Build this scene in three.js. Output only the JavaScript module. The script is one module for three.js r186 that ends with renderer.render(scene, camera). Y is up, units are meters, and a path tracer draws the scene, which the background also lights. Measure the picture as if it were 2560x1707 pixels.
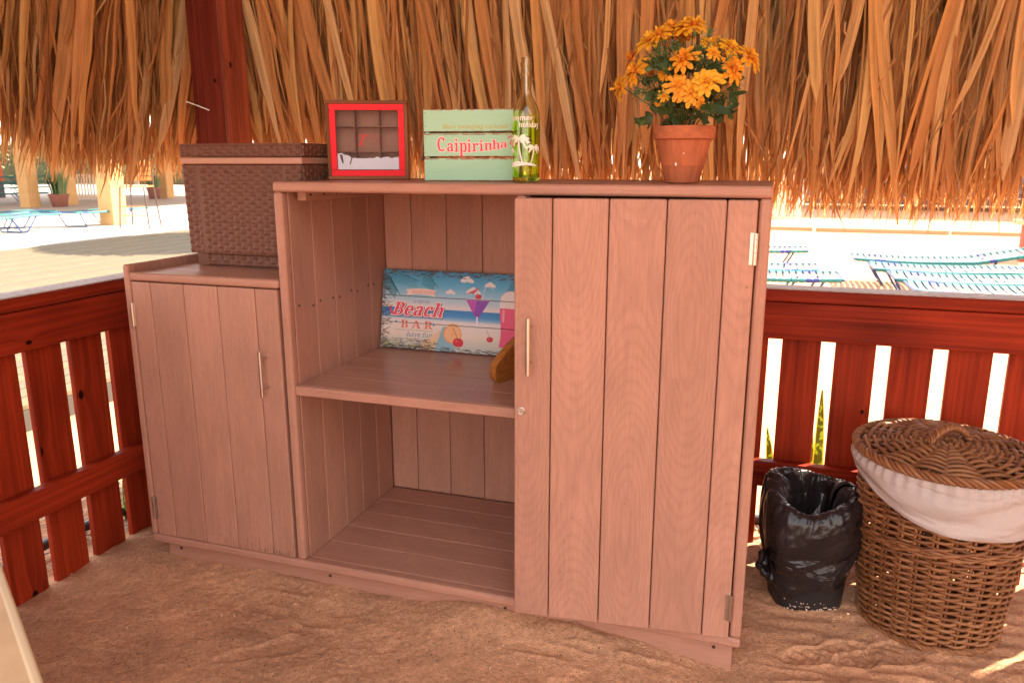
import * as THREE from 'three';

// ---------------------------------------------------------------- camera
const scene = new THREE.Scene();
const camera = new THREE.PerspectiveCamera(47.433, 2560 / 1707, 0.05, 400);
camera.position.set(1.4001, 1.3826, 1.9837);
camera.rotation.set(-0.2264, 0.3199, 0, 'YXZ');
camera.focus = 2.35;
camera.userData.fStop = 5.6;
camera.updateMatrixWorld();
// ---------------------------------------------------------------- sky
{
  const w = 256, h = 128, d = new Float32Array(w * h * 4);
  for (let j = 0; j < h; j++) {
    const el = (j + 0.5) / h * Math.PI - Math.PI / 2, t = Math.pow(1 - Math.max(0, Math.sin(el)), 4);
    for (let i = 0; i < w; i++) {
      const k = (j * w + i) * 4;
      d[k] = 0.50 + 0.46 * t; d[k + 1] = 0.50 + 0.40 * t; d[k + 2] = 0.53 + 0.30 * t; d[k + 3] = 1;
    }
  }
  const sky = new THREE.DataTexture(d, w, h, THREE.RGBAFormat, THREE.FloatType);
  sky.mapping = THREE.EquirectangularReflectionMapping; sky.magFilter = THREE.LinearFilter; sky.needsUpdate = true;
  scene.background = sky; scene.environment = sky; scene.environmentIntensity = 1;
}
// ---------------------------------------------------------------- sun
const SUN = new THREE.Vector3(0.526, 0.682, -0.508);
const sun = new THREE.DirectionalLight(0xfff0da, 4.6);
sun.position.copy(SUN).multiplyScalar(40); sun.target.position.set(0, 0, 0);
sun.castShadow = true; sun.shadow.mapSize.set(4096, 4096);
Object.assign(sun.shadow.camera, { left: -30, right: 30, top: 30, bottom: -30, near: 1, far: 100 });
scene.add(sun, sun.target);
// ---------------------------------------------------------------- exposure
const renderer = new THREE.WebGLRenderer({ antialias: true });
renderer.toneMapping = THREE.LinearToneMapping;
renderer.toneMappingExposure = 5.6;
renderer.shadowMap.enabled = true;

// ================================================================ helpers
function rngOf(seed) { let a = seed >>> 0; return () => { a = (a + 0x6D2B79F5) | 0; let t = Math.imul(a ^ (a >>> 15), 1 | a); t = (t + Math.imul(t ^ (t >>> 7), 61 | t)) ^ t; return ((t ^ (t >>> 14)) >>> 0) / 4294967296; }; }
const rnd = rngOf(7);
const rr = (a, b) => a + (b - a) * rnd();
const V = (x, y, z) => new THREE.Vector3(x, y, z);
const clamp = (x, a = 0, b = 1) => Math.min(b, Math.max(a, x));
const sstep = (a, b, x) => { const t = clamp((x - a) / (b - a)); return t * t * (3 - 2 * t); };
const mix = (a, b, t) => a + (b - a) * t;
function h2(x, y, s) { let n = Math.imul(x, 374761393) + Math.imul(y, 668265263) + Math.imul(s, 1274126177); n = Math.imul(n ^ (n >>> 13), 1274126177); return ((n ^ (n >>> 16)) >>> 0) / 4294967296; }
function vnoise(x, y, s = 0, px = 0, py = 0) {   // value noise, optional period
  const xi = Math.floor(x), yi = Math.floor(y), fx = x - xi, fy = y - yi, u = fx * fx * (3 - 2 * fx), v = fy * fy * (3 - 2 * fy);
  const wx = (a) => px ? ((a % px) + px) % px : a, wy = (a) => py ? ((a % py) + py) % py : a;
  const a = h2(wx(xi), wy(yi), s), b = h2(wx(xi + 1), wy(yi), s), c = h2(wx(xi), wy(yi + 1), s), d = h2(wx(xi + 1), wy(yi + 1), s);
  return a + (b - a) * u + (c - a) * v + (a - b - c + d) * u * v;
}
function fbm(x, y, o = 4, s = 0, px = 0, py = 0) { let r = 0, a = 0.5, f = 1; for (let i = 0; i < o; i++) { r += a * vnoise(x * f, y * f, s + i * 17, px * f, py * f); a *= 0.5; f *= 2; } return r; }
function gp(px, py, h = 0) {   // where the ray through a photo pixel meets the level h
  const t = Math.tan(47.433 / 2 * Math.PI / 180), d = V((px - 1280) / 853.5 * t, -(py - 853.5) / 853.5 * t, -1).applyQuaternion(camera.quaternion);
  const k = (h - camera.position.y) / d.y; return camera.position.clone().addScaledVector(d, k);
}
const taken = {};
function numbered(n) { const k = taken[n] = (taken[n] ?? -1) + 1; return k ? `${n}_${String(k).padStart(3, '0')}` : n; }
function group(name, label, category, pos = [0, 0, 0], grp) {
  const o = new THREE.Group(); o.name = numbered(name); o.position.set(...pos); o.userData = { label, category }; if (grp) o.userData.group = grp; scene.add(o); return o;
}
function part(name, geo, mat, parent, pos, rot) {
  const m = new THREE.Mesh(geo, mat); m.name = name; m.castShadow = m.receiveShadow = true;
  if (pos) m.position.set(...pos); if (rot) m.rotation.set(...rot); parent.add(m); return m;
}
function sub(name, parent, pos, rot) { const o = new THREE.Group(); o.name = name; if (pos) o.position.set(...pos); if (rot) o.rotation.set(...rot); parent.add(o); return o; }
function struct(name, geo, mat) { const m = new THREE.Mesh(geo, mat); m.name = numbered(name); m.userData = { kind: 'structure' }; m.castShadow = m.receiveShadow = true; scene.add(m); return m; }
function thing(name, label, category, geo, mat, pos, grp) { const m = new THREE.Mesh(geo, mat); m.name = numbered(name); m.userData = { label, category }; if (grp) m.userData.group = grp; if (pos) m.position.set(...pos); m.castShadow = m.receiveShadow = true; scene.add(m); return m; }
function copyOf(o, pos, rotY, label) { const c = o.clone(); c.name = numbered(o.name.replace(/_\d{3}$/, '')); c.userData = { ...o.userData }; if (label) c.userData.label = label; c.position.set(...pos); c.rotation.y = rotY; scene.add(c); return c; }

// uv in metres: v along the grain axis, u across it
function meterUV(g, grain, ou = 0, ov = 0) {
  const p = g.attributes.position, n = g.attributes.normal, uv = g.attributes.uv || new THREE.BufferAttribute(new Float32Array(p.count * 2), 2);
  for (let i = 0; i < p.count; i++) {
    const c = [p.getX(i), p.getY(i), p.getZ(i)], a = [Math.abs(n.getX(i)), Math.abs(n.getY(i)), Math.abs(n.getZ(i))];
    let m = a[0] > a[1] && a[0] > a[2] ? 0 : a[1] > a[2] ? 1 : 2;
    let gx = grain; if (m === gx) gx = (gx + 1) % 3;
    const o = 3 - m - gx; uv.setXY(i, c[o] + ou, c[gx] + ov);
  }
  g.setAttribute('uv', uv); return g;
}
function rbox(w, h, d, r, seg = 1) {   // box with rounded edges and truly flat faces
  const L = []; for (let i = 0; i <= seg; i++) L.push([-1, Math.tan(-Math.PI / 4 * (1 - i / seg))]); for (let i = 0; i <= seg; i++) L.push([1, Math.tan(Math.PI / 4 * i / seg)]);
  const n = L.length, P = [], N = [], I = [], hf = [w / 2 - r, h / 2 - r, d / 2 - r];
  for (const [ax, sg] of [[0, 1], [0, -1], [1, 1], [1, -1], [2, 1], [2, -1]]) {
    const bA = (ax + 1) % 3, cA = (ax + 2) % 3, st = P.length / 3;
    for (const [sb, tb] of L) for (const [sc, tc] of L) { const v = [0, 0, 0], c = [0, 0, 0], len = Math.hypot(1, tb, tc); v[ax] = sg / len; v[bA] = tb / len; v[cA] = tc / len; c[ax] = sg * hf[ax] + v[ax] * r; c[bA] = sb * hf[bA] + v[bA] * r; c[cA] = sc * hf[cA] + v[cA] * r; P.push(...c); N.push(...v); }
    for (let i = 0; i < n - 1; i++) for (let j = 0; j < n - 1; j++) { const a = st + i * n + j, e = a + n; sg > 0 ? I.push(a, e, e + 1, a, e + 1, a + 1) : I.push(a, e + 1, e, a, a + 1, e + 1); }
  }
  const g = new THREE.BufferGeometry(); g.setAttribute('position', new THREE.Float32BufferAttribute(P, 3)); g.setAttribute('normal', new THREE.Float32BufferAttribute(N, 3)); g.setAttribute('uv', new THREE.Float32BufferAttribute(new Float32Array(P.length / 3 * 2), 2)); g.setIndex(I); return g;
}
function bx(w, h, d, r = 0.003, seg = 1, off = true) {   // board with eased edges, uv in metres
  const rad = Math.min(r, w / 2.2, h / 2.2, d / 2.2);
  const g = rbox(w, h, d, rad, seg);
  const gr = w >= h && w >= d ? 0 : h >= d ? 1 : 2;
  return meterUV(g, gr, off ? Math.floor(rr(0, 30)) * 0.144 + 0.072 : 0, off ? rr(0, 5) : 0);
}
function at(g, x, y, z, rx = 0, ry = 0, rz = 0) { if (rx || ry || rz) g.applyMatrix4(new THREE.Matrix4().makeRotationFromEuler(new THREE.Euler(rx, ry, rz))); g.translate(x, y, z); return g; }
const cyl = (r0, r1, h, n = 16) => new THREE.CylinderGeometry(r0, r1, h, n);

class GB {   // collects ribbons, tubes and sheets into one geometry
  constructor() { this.p = []; this.u = []; this.c = []; this.i = []; }
  v(x, y, z, u = 0, w = 0, c = null) { this.p.push(x, y, z); this.u.push(u, w); if (c) this.c.push(c[0], c[1], c[2]); return this.p.length / 3 - 1; }
  tri(a, b, c) { this.i.push(a, b, c); }
  quad(a, b, c, d) { this.i.push(a, b, c, a, c, d); }
  grid(nu, nv, f, closeU = false) {
    const s = this.p.length / 3;
    for (let j = 0; j <= nv; j++) for (let i = 0; i <= nu; i++) { const q = f(i / nu, j / nv); this.v(q[0], q[1], q[2], q[3] ?? i / nu, q[4] ?? j / nv, q[5]); }
    for (let j = 0; j < nv; j++) for (let i = 0; i < nu; i++) { const a = s + j * (nu + 1) + i; this.quad(a, a + 1, a + nu + 2, a + nu + 1); }
    return this;
  }
  tube(pts, r, n = 6, closed = false, col = null, cap = true) {
    const s = this.p.length / 3, m = pts.length, rad = typeof r === 'function' ? r : () => r;
    let up = V(0, 1, 0); const t = V(0, 0, 0), a = V(0, 0, 0), b = V(0, 0, 0); let len = 0;
    for (let k = 0; k < m; k++) {
      const p0 = pts[closed ? (k - 1 + m) % m : Math.max(0, k - 1)], p1 = pts[closed ? (k + 1) % m : Math.min(m - 1, k + 1)];
      t.subVectors(p1, p0).normalize();
      if (k === 0 && Math.abs(t.dot(up)) > 0.9) up.set(1, 0, 0);
      a.crossVectors(t, up).normalize(); b.crossVectors(a, t).normalize(); up.copy(b);
      if (k) len += pts[k].distanceTo(pts[k - 1]);
      const R = rad(k / (m - 1));
      for (let j = 0; j <= n; j++) { const th = j / n * Math.PI * 2, cx = Math.cos(th) * R, cy = Math.sin(th) * R; this.v(pts[k].x + a.x * cx + b.x * cy, pts[k].y + a.y * cx + b.y * cy, pts[k].z + a.z * cx + b.z * cy, j / n * 0.03, len, col); }
    }
    const rows = closed ? m : m - 1;
    for (let k = 0; k < rows; k++) for (let j = 0; j < n; j++) { const q = s + k * (n + 1) + j, q2 = s + ((k + 1) % m) * (n + 1) + j; this.quad(q, q + 1, q2 + 1, q2); }
    if (!closed && cap) for (const [k, dir] of [[0, 0], [m - 1, 1]]) { const c = this.v(pts[k].x, pts[k].y, pts[k].z, 0, 0, col); for (let j = 0; j < n; j++) { const q = s + k * (n + 1) + j; dir ? this.tri(c, q, q + 1) : this.tri(c, q + 1, q); } }
    return this;
  }
  ribbon(pts, wid, nrm, fold, col) {   // a leaf strip folded along its middle
    const s = this.p.length / 3, m = pts.length, side = V(0, 0, 0), t = V(0, 0, 0); let len = 0;
    for (let k = 0; k < m; k++) {
      t.subVectors(pts[Math.min(m - 1, k + 1)], pts[Math.max(0, k - 1)]).normalize();
      const n = typeof nrm === 'function' ? nrm(k / (m - 1)) : nrm;
      side.crossVectors(t, n).normalize(); const w = wid(k / (m - 1)) / 2, f = fold * w; if (k) len += pts[k].distanceTo(pts[k - 1]);
      this.v(pts[k].x - side.x * w, pts[k].y - side.y * w, pts[k].z - side.z * w, 0, len, col);
      this.v(pts[k].x + n.x * f, pts[k].y + n.y * f, pts[k].z + n.z * f, 0.5, len, col);
      this.v(pts[k].x + side.x * w, pts[k].y + side.y * w, pts[k].z + side.z * w, 1, len, col);
    }
    for (let k = 0; k < m - 1; k++) { const a = s + k * 3; this.quad(a, a + 1, a + 4, a + 3); this.quad(a + 1, a + 2, a + 5, a + 4); }
    return this;
  }
  build() {
    const g = new THREE.BufferGeometry();
    g.setAttribute('position', new THREE.Float32BufferAttribute(this.p, 3)); g.setAttribute('uv', new THREE.Float32BufferAttribute(this.u, 2));
    if (this.c.length) g.setAttribute('color', new THREE.Float32BufferAttribute(this.c, 3));
    g.setIndex(this.i); g.computeVertexNormals(); return g;
  }
}
// ---------------------------------------------------------------- textures
function tex(w, h, f, sx, sy, srgb = true) {   // f(x, y) -> [r, g, b] 0..1 ; covers sx by sy metres
  const d = new Uint8Array(w * h * 4);
  for (let j = 0; j < h; j++) for (let i = 0; i < w; i++) { const c = f(i, j), k = (j * w + i) * 4; d[k] = clamp(c[0]) * 255; d[k + 1] = clamp(c[1]) * 255; d[k + 2] = clamp(c[2]) * 255; d[k + 3] = 255; }
  const t = new THREE.DataTexture(d, w, h); t.wrapS = t.wrapT = THREE.RepeatWrapping; t.magFilter = THREE.LinearFilter; t.minFilter = THREE.LinearMipmapLinearFilter; t.generateMipmaps = true;
  if (srgb) t.colorSpace = THREE.SRGBColorSpace; t.repeat.set(1 / sx, 1 / sy); t.needsUpdate = true; return t;
}
function canvasTex(w, h, draw) { const c = document.createElement('canvas'); c.width = w; c.height = h; const x = c.getContext('2d'); draw(x, w, h); const t = new THREE.CanvasTexture(c); t.colorSpace = THREE.SRGBColorSpace; return t; }
const std = (rgb, rough, o = {}) => { const m = new THREE.MeshStandardMaterial({ roughness: rough, side: THREE.DoubleSide, ...o }); m.color.setRGB(...rgb); return m; };
const phy = (rgb, rough, o = {}) => { const m = new THREE.MeshPhysicalMaterial({ roughness: rough, side: THREE.DoubleSide, ...o }); m.color.setRGB(...rgb); return m; };

function crumple(x, y, seed) { const r = rngOf(seed), tri = (t) => Math.abs(((t % 2) + 2) % 2 - 1); let h = 0, w = 1, n = 0; for (let k = 0; k < 7; k++) { const th = r() * 6.283, c = Math.cos(th), s = Math.sin(th), X = x * c - y * s, Y = x * s + y * c; const f = tri(X + r() * 2 + 0.5 * vnoise(X * 0.7, Y * 0.7, seed + k)); h += w * f; n += w; x = X * 1.28 + f * 0.6; y = Y * 1.28 - f * 0.4; w *= 0.7; } const v = h / n; return [v, v, v]; }
// embossed composite plank: nested cathedral figure
function plankField(seed, w, h) {
  const a = new Float32Array(w * h), ph = seed * 2.1;
  for (let j = 0; j < h; j++) {
    const Y = j / h * 1.44, dep = 0.035 + 0.125 * (0.5 + 0.5 * Math.sin(Y / 1.44 * Math.PI * 2 + ph)) + 0.010 * (fbm(0, Y * 5, 3, seed) - 0.5), xc = 0.02 * (fbm(9, Y * 3, 2, seed + 5) - 0.5);
    for (let i = 0; i < w; i++) {
      const X = (i / w - 0.5) * 0.144, wob = 0.004 * (fbm(i / w * 7, j / h * 16, 3, seed + 3) - 0.5);
      const dd = Math.sqrt((X - xc) * (X - xc) * 1.3 + dep * dep) + wob, f = dd / 0.0085, fr = f - Math.floor(f);
      const l = Math.pow(Math.max(0, 1 - Math.abs(fr - 0.5) * 2.6), 1.5), br = 0.45 + 0.9 * fbm(i / w * 30, j / h * 22, 2, seed + 9);
      a[j * w + i] = clamp(l * br);
    }
  }
  return a;
}
const plankCache = {};
function cached(key, make) { return plankCache[key] ??= make(); }
function plankMat(seed, rgb, rough, lines = 0.2, spec = 0.3) {
  const w = 192, h = 1024, sd = 1 + seed % 4, F = cached(`f${sd}`, () => plankField(sd, w, h)), ln = lines > 0.1 ? 0.15 : lines > 0.045 ? 0.05 : 0.016;
  const m = cached(`m${sd}_${ln}`, () => tex(w, h, (i, j) => { const s = 0.93 + 0.09 * fbm(i / 6, j / 60, 3, sd + 30) + 0.05 * (vnoise(i / 1.5, j / 14, sd + 40) - 0.5) + 0.10 * (fbm(i / 60, j / 90, 3, sd + 60) - 0.5); const k = s * (1 - ln * F[j * w + i]); return [k, k, k]; }, 0.144, 1.44));
  const b = cached(`b${sd}`, () => tex(w, h, (i, j) => { const k = 0.75 - 0.6 * F[j * w + i] + 0.12 * vnoise(i / 1.5, j / 12, sd + 41); return [k, k, k]; }, 0.144, 1.44, false));
  const r = cached('rough', () => tex(128, 512, (i, j) => { const k = clamp(0.92 + 0.4 * (fbm(i / 14, j / 40, 4, 70) - 0.47)); return [1, k, 1]; }, 0.144, 1.44, false));
  return phy(rgb, rough, { map: m, bumpMap: b, bumpScale: lines > 0.045 ? 0.00022 : 0.00005, roughnessMap: r, specularIntensity: spec });
}
// red stained softwood with knots
function redMat(seed, rgb, knots) {
  seed = 1 + seed % 5;
  const w = 256, h = 1024;
  const K = []; const r = rngOf(seed * 91 + 5); for (let k = 0; k < knots; k++) K.push([r() * w, r() * h, 5 + r() * 7]);
  const val = (i, j) => {
    let x = i, y = j, kn = 0;
    for (const [kx, ky, kr] of K) { let dx = i - kx, dy = (j - ky) / 1.6; if (dx > w / 2) dx -= w; if (dx < -w / 2) dx += w; const d = Math.hypot(dx, dy); x += dx / (d + 3) * 26 * Math.exp(-d * d / (kr * kr * 12)); kn = Math.max(kn, 1 - sstep(kr * 0.55, kr * 1.1, d)); }
    const g = fbm(x / w * 40, y / h * 3, 4, seed, 40, 3), l = vnoise(x / w * 26 + 1.6 * fbm(x / w * 3, y / h * 2, 3, seed + 3, 3, 2), y / h * 2, seed + 8, 0, 2);
    return [0.68 + 0.34 * g + 0.13 * (l - 0.5) + 0.42 * (fbm(i / w * 3, j / h * 4, 3, seed + 21, 3, 4) - 0.45), kn];
  };
  const m = cached(`r${seed}_${knots}`, () => tex(w, h, (i, j) => { const [g, k] = val(i, j); const a = clamp(g) * (1 - 0.75 * k); return [a, a * (0.82 + 0.18 * g), a * (0.8 + 0.2 * g)]; }, 0.29, 1.16));
  const b = cached('redbump', () => tex(w, h, (i, j) => { const k = fbm(i / w * 60, j / h * 5, 3, 50, 60, 5); return [k, k, k]; }, 0.29, 1.16, false));
  return phy(rgb, 0.5, { map: m, bumpMap: b, bumpScale: 0.0012, specularIntensity: 0.22 });
}
const CAB = [0.465, 0.224, 0.152];
const tone = (k) => CAB.map((c) => c * [1, 0.94, 1.04][k % 3]);
const cabMats = [1, 2, 3].map((s) => plankMat(s, tone(s), 0.42, 0.06));
const cabInner = [4, 5, 6].map((s) => plankMat(s, tone(s), 0.38, 0.02));
const backMats = [14, 15, 16].map((s) => plankMat(s, tone(s), 0.45, 0.02));
const shelfMats = [11, 12].map((s) => plankMat(s, tone(s), 0.22, 0.02, 0.35));
const frameMat = plankMat(7, CAB, 0.36, 0.02);
const plinthMat = plankMat(8, CAB, 0.6, 0.02);
const redA = [1, 2].map((s) => redMat(s, [0.34, 0.034, 0.009], 2));
const redB = redMat(5, [0.32, 0.031, 0.009], 1);
const steel = std([0.60, 0.53, 0.49], 0.30, { metalness: 1 });
const darkScrew = std([0.10, 0.06, 0.05], 0.5, { metalness: 0.6 });

// ================================================================ ground
const sandTex = tex(1024, 1024, (i, j) => {
  const f = vnoise(i / 1.2, j / 1.2, 3), g = fbm(i / 8, j / 8, 4, 5, 128, 128), c = fbm(i / 128, j / 128, 4, 9, 8, 8), sp = h2(i >> 1, j >> 1, 77);
  let k = 0.87 + 0.20 * (f - 0.5) + 0.28 * (g - 0.47) + 0.24 * (c - 0.47);
  const s2 = h2(i >> 2, j >> 2, 78); if (sp > 0.994) k = 1.05; if (sp < 0.003) k = 0.36; if (s2 > 0.9975) k = 1.0; if (s2 < 0.0016) k = 0.42;
  return [k, k * (0.97 + 0.05 * f), k * (0.93 + 0.08 * f)];
}, 1.1, 1.1);
const sandBump = tex(1024, 1024, (i, j) => { const k = 0.5 * h2(i >> 1, j >> 1, 4) + 0.6 * (fbm(i / 10, j / 10, 4, 6, 102, 102) - 0.1); return [k, k, k]; }, 1.1, 1.1, false);
const sandMat = std([0.71, 0.36, 0.20], 0.95, { map: sandTex, bumpMap: sandBump, bumpScale: 0.004 });
const stamps = [];
{
  const r = rngOf(44);
  for (let k = 0; k < 10; k++) stamps.push([r() * 3.4 - 0.9, r() * 1.5 - 0.75, r() * 6.28, 0.09 + r() * 0.06, 0.035 + r() * 0.02, 0.003 + r() * 0.004, 0]);
  const a = gp(2010, 1650), b = gp(2170, 1605); a.y = b.y = 0;
  const dx = a.x - b.x, dz = a.z - b.z;
  stamps.push([mix(b.x, a.x, 0.62), mix(b.z, a.z, 0.62), Math.atan2(-0.28, 0.32) + 0.25, 0.15, 0.055, 0.009, 1]);
  stamps.push([mix(b.x, a.x, 0.05) + 0.03, mix(b.z, a.z, 0.05) + 0.05, Math.atan2(-0.28, 0.32) + 0.2, 0.15, 0.055, 0.010, 1]);
}
function sandH(x, z) {
  let y = 0;
  const near = (1 - sstep(1.2, 3.5, Math.abs(x - 0.8) / 1.4)) * (1 - sstep(0.9, 2.2, Math.abs(z + 0.1)));
  y += 0.035 * (fbm(x * 1.6 + 3, z * 1.6, 3, 2) - 0.45);
  y += (0.010 + 0.006 * near) * (fbm(x * 7, z * 7, 3, 12) - 0.45);
  if (near > 0.01) {
    const wx = x + 0.05 * fbm(x * 5, z * 5, 2, 60), wz = z + 0.07 * fbm(x * 4, z * 4, 2, 61);
    const rip = 1 - Math.abs(2 * vnoise(wx * 6, wz * 26, 31) - 1);                        // scuffed ridges
    const patch = sstep(0.45, 0.62, fbm(x * 2.2, z * 2.2, 2, 81));
    y += near * patch * 0.009 * rip * rip;
    const rl = sstep(1.25, 1.7, x);
    y += near * rl * 0.004 * Math.sin(wz * 95 + 14 * fbm(x * 2.5, z * 2.5, 2, 18) + x * 8) * vnoise(x * 7, z * 7, 22);
    y += near * 0.010 * (fbm(x * 17, z * 17, 4, 14) - 0.45);
    y += near * 0.0055 * (fbm(x * 75, z * 75, 2, 19) - 0.4) * (0.35 + 0.9 * sstep(0.35, 0.6, fbm(x * 3.1, z * 3.1, 2, 23)));
    const cl = fbm(x * 60, z * 60, 2, 90); y += near * 0.009 * sstep(0.52, 0.72, cl) * sstep(0.5, 0.6, fbm(x * 3, z * 3, 2, 91));
    for (const [sx, sz, th, L, Wd, dp, tread] of stamps) {
      const dx = x - sx, dz = z - sz; if (dx * dx + dz * dz > 0.06) continue;
      const c = Math.cos(th), s = Math.sin(th), u = (dx * c + dz * s) / L, v = (-dx * s + dz * c) / (Wd * (1 + 0.25 * u - 0.3 * Math.exp(-(u + 0.15) * (u + 0.15) * 16)));
      const d = Math.pow(Math.abs(u), 2.6) + v * v, inn = 1 - sstep(tread ? 0.72 : 0.3, 1.0, d), rim = sstep(0.85, 1.1, d) * (1 - sstep(1.15, 1.9, d));
      y += -dp * inn + dp * (tread ? 0.28 : 0.2) * rim;
      if (tread && inn > 0) { const e = Math.min(Math.abs(Math.sin(u * 11 + Math.abs(v) * 3)), 1); y += inn * 0.005 * sstep(0.55, 0.9, e) * (Math.abs(v) < 0.75 ? 1 : 0) + inn * 0.004 * (Math.abs(Math.abs(v) - 0.8) < 0.07 ? 1 : 0); }
    }
    y += 0.045 * Math.exp(-((x + 0.62) ** 2) / 0.02) * (1 - sstep(-0.5, 0.3, z)) * near;     // piled by the left fence
    y += (0.012 + 0.034 * Math.exp(-((x - 0.75) ** 2) / 0.14) + 0.020 * Math.exp(-((x + 0.05) ** 2) / 0.08) + 0.010 * (vnoise(x * 5, 2, 5) - 0.5)) * Math.exp(-((z + 0.05) ** 2) / 0.012) * sstep(-0.65, -0.35, x) * (1 - sstep(1.25, 1.5, x));
    y -= 0.015 * Math.exp(-((x - 1.42) ** 2 + (z + 0.0) ** 2) / 0.02);
  }
  return y;
}
{
  const line = (a, b, step, far) => { const l = []; for (let t = a; t <= b; t += step) l.push(t); let s = step * 1.6, lo = a, hi = b; const pre = [], post = []; while (lo > -far) { lo -= s; pre.unshift(lo); hi += s; post.push(hi); s *= 1.32; } return [...pre, ...l, ...post]; };
  const xs = line(-0.95, 2.6, 0.0052, 260), zs = line(-0.95, 0.72, 0.0052, 260), nx = xs.length, nz = zs.length;
  const p = new Float32Array(nx * nz * 3), u = new Float32Array(nx * nz * 2), id = [];
  for (let j = 0; j < nz; j++) for (let i = 0; i < nx; i++) { const k = j * nx + i, x = xs[i], z = zs[j]; p[k * 3] = x; p[k * 3 + 1] = sandH(x, z); p[k * 3 + 2] = z; u[k * 2] = x; u[k * 2 + 1] = z; }
  for (let j = 0; j < nz - 1; j++) for (let i = 0; i < nx - 1; i++) { const a = j * nx + i; id.push(a, a + nx, a + 1, a + 1, a + nx, a + nx + 1); }
  const g = new THREE.BufferGeometry(); g.setAttribute('position', new THREE.BufferAttribute(p, 3)); g.setAttribute('uv', new THREE.BufferAttribute(u, 2)); g.setIndex(id); g.computeVertexNormals();
  struct('sand_ground', g, sandMat);
}

// ================================================================ thatched roof
const strawTex = tex(64, 512, (i, j) => { const k = 0.72 + 0.34 * fbm(i / 64 * 9, j / 512 * 3, 3, 3, 9, 3) + 0.12 * (vnoise(i / 64 * 24, j / 512 * 4, 8, 24, 4) - 0.5) + 0.18 * (fbm(i / 64 * 2, j / 512 * 8, 3, 13, 2, 8) - 0.45); return [k, k * 0.99, k * 0.97]; }, 1, 0.7);
const STRAW = [[0.94, 0.54, 0.22], [0.90, 0.475, 0.165], [0.95, 0.62, 0.30], [0.74, 0.35, 0.125], [0.93, 0.57, 0.215], [0.82, 0.40, 0.15]];
const strawMats = STRAW.map((c) => phy(c, 0.85, { map: strawTex, transmission: 0.30, thickness: 0, specularIntensity: 0.35 }));
const strawMass = phy([1, 1, 1], 0.85, { map: strawTex, vertexColors: true, transmission: 0.5, thickness: 0, specularIntensity: 0.3 });
const thatchRoof = group('thatch_roof', 'dry palm leaf thatch roof with shaggy fringe hanging round the hut', 'thatch roof');
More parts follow.
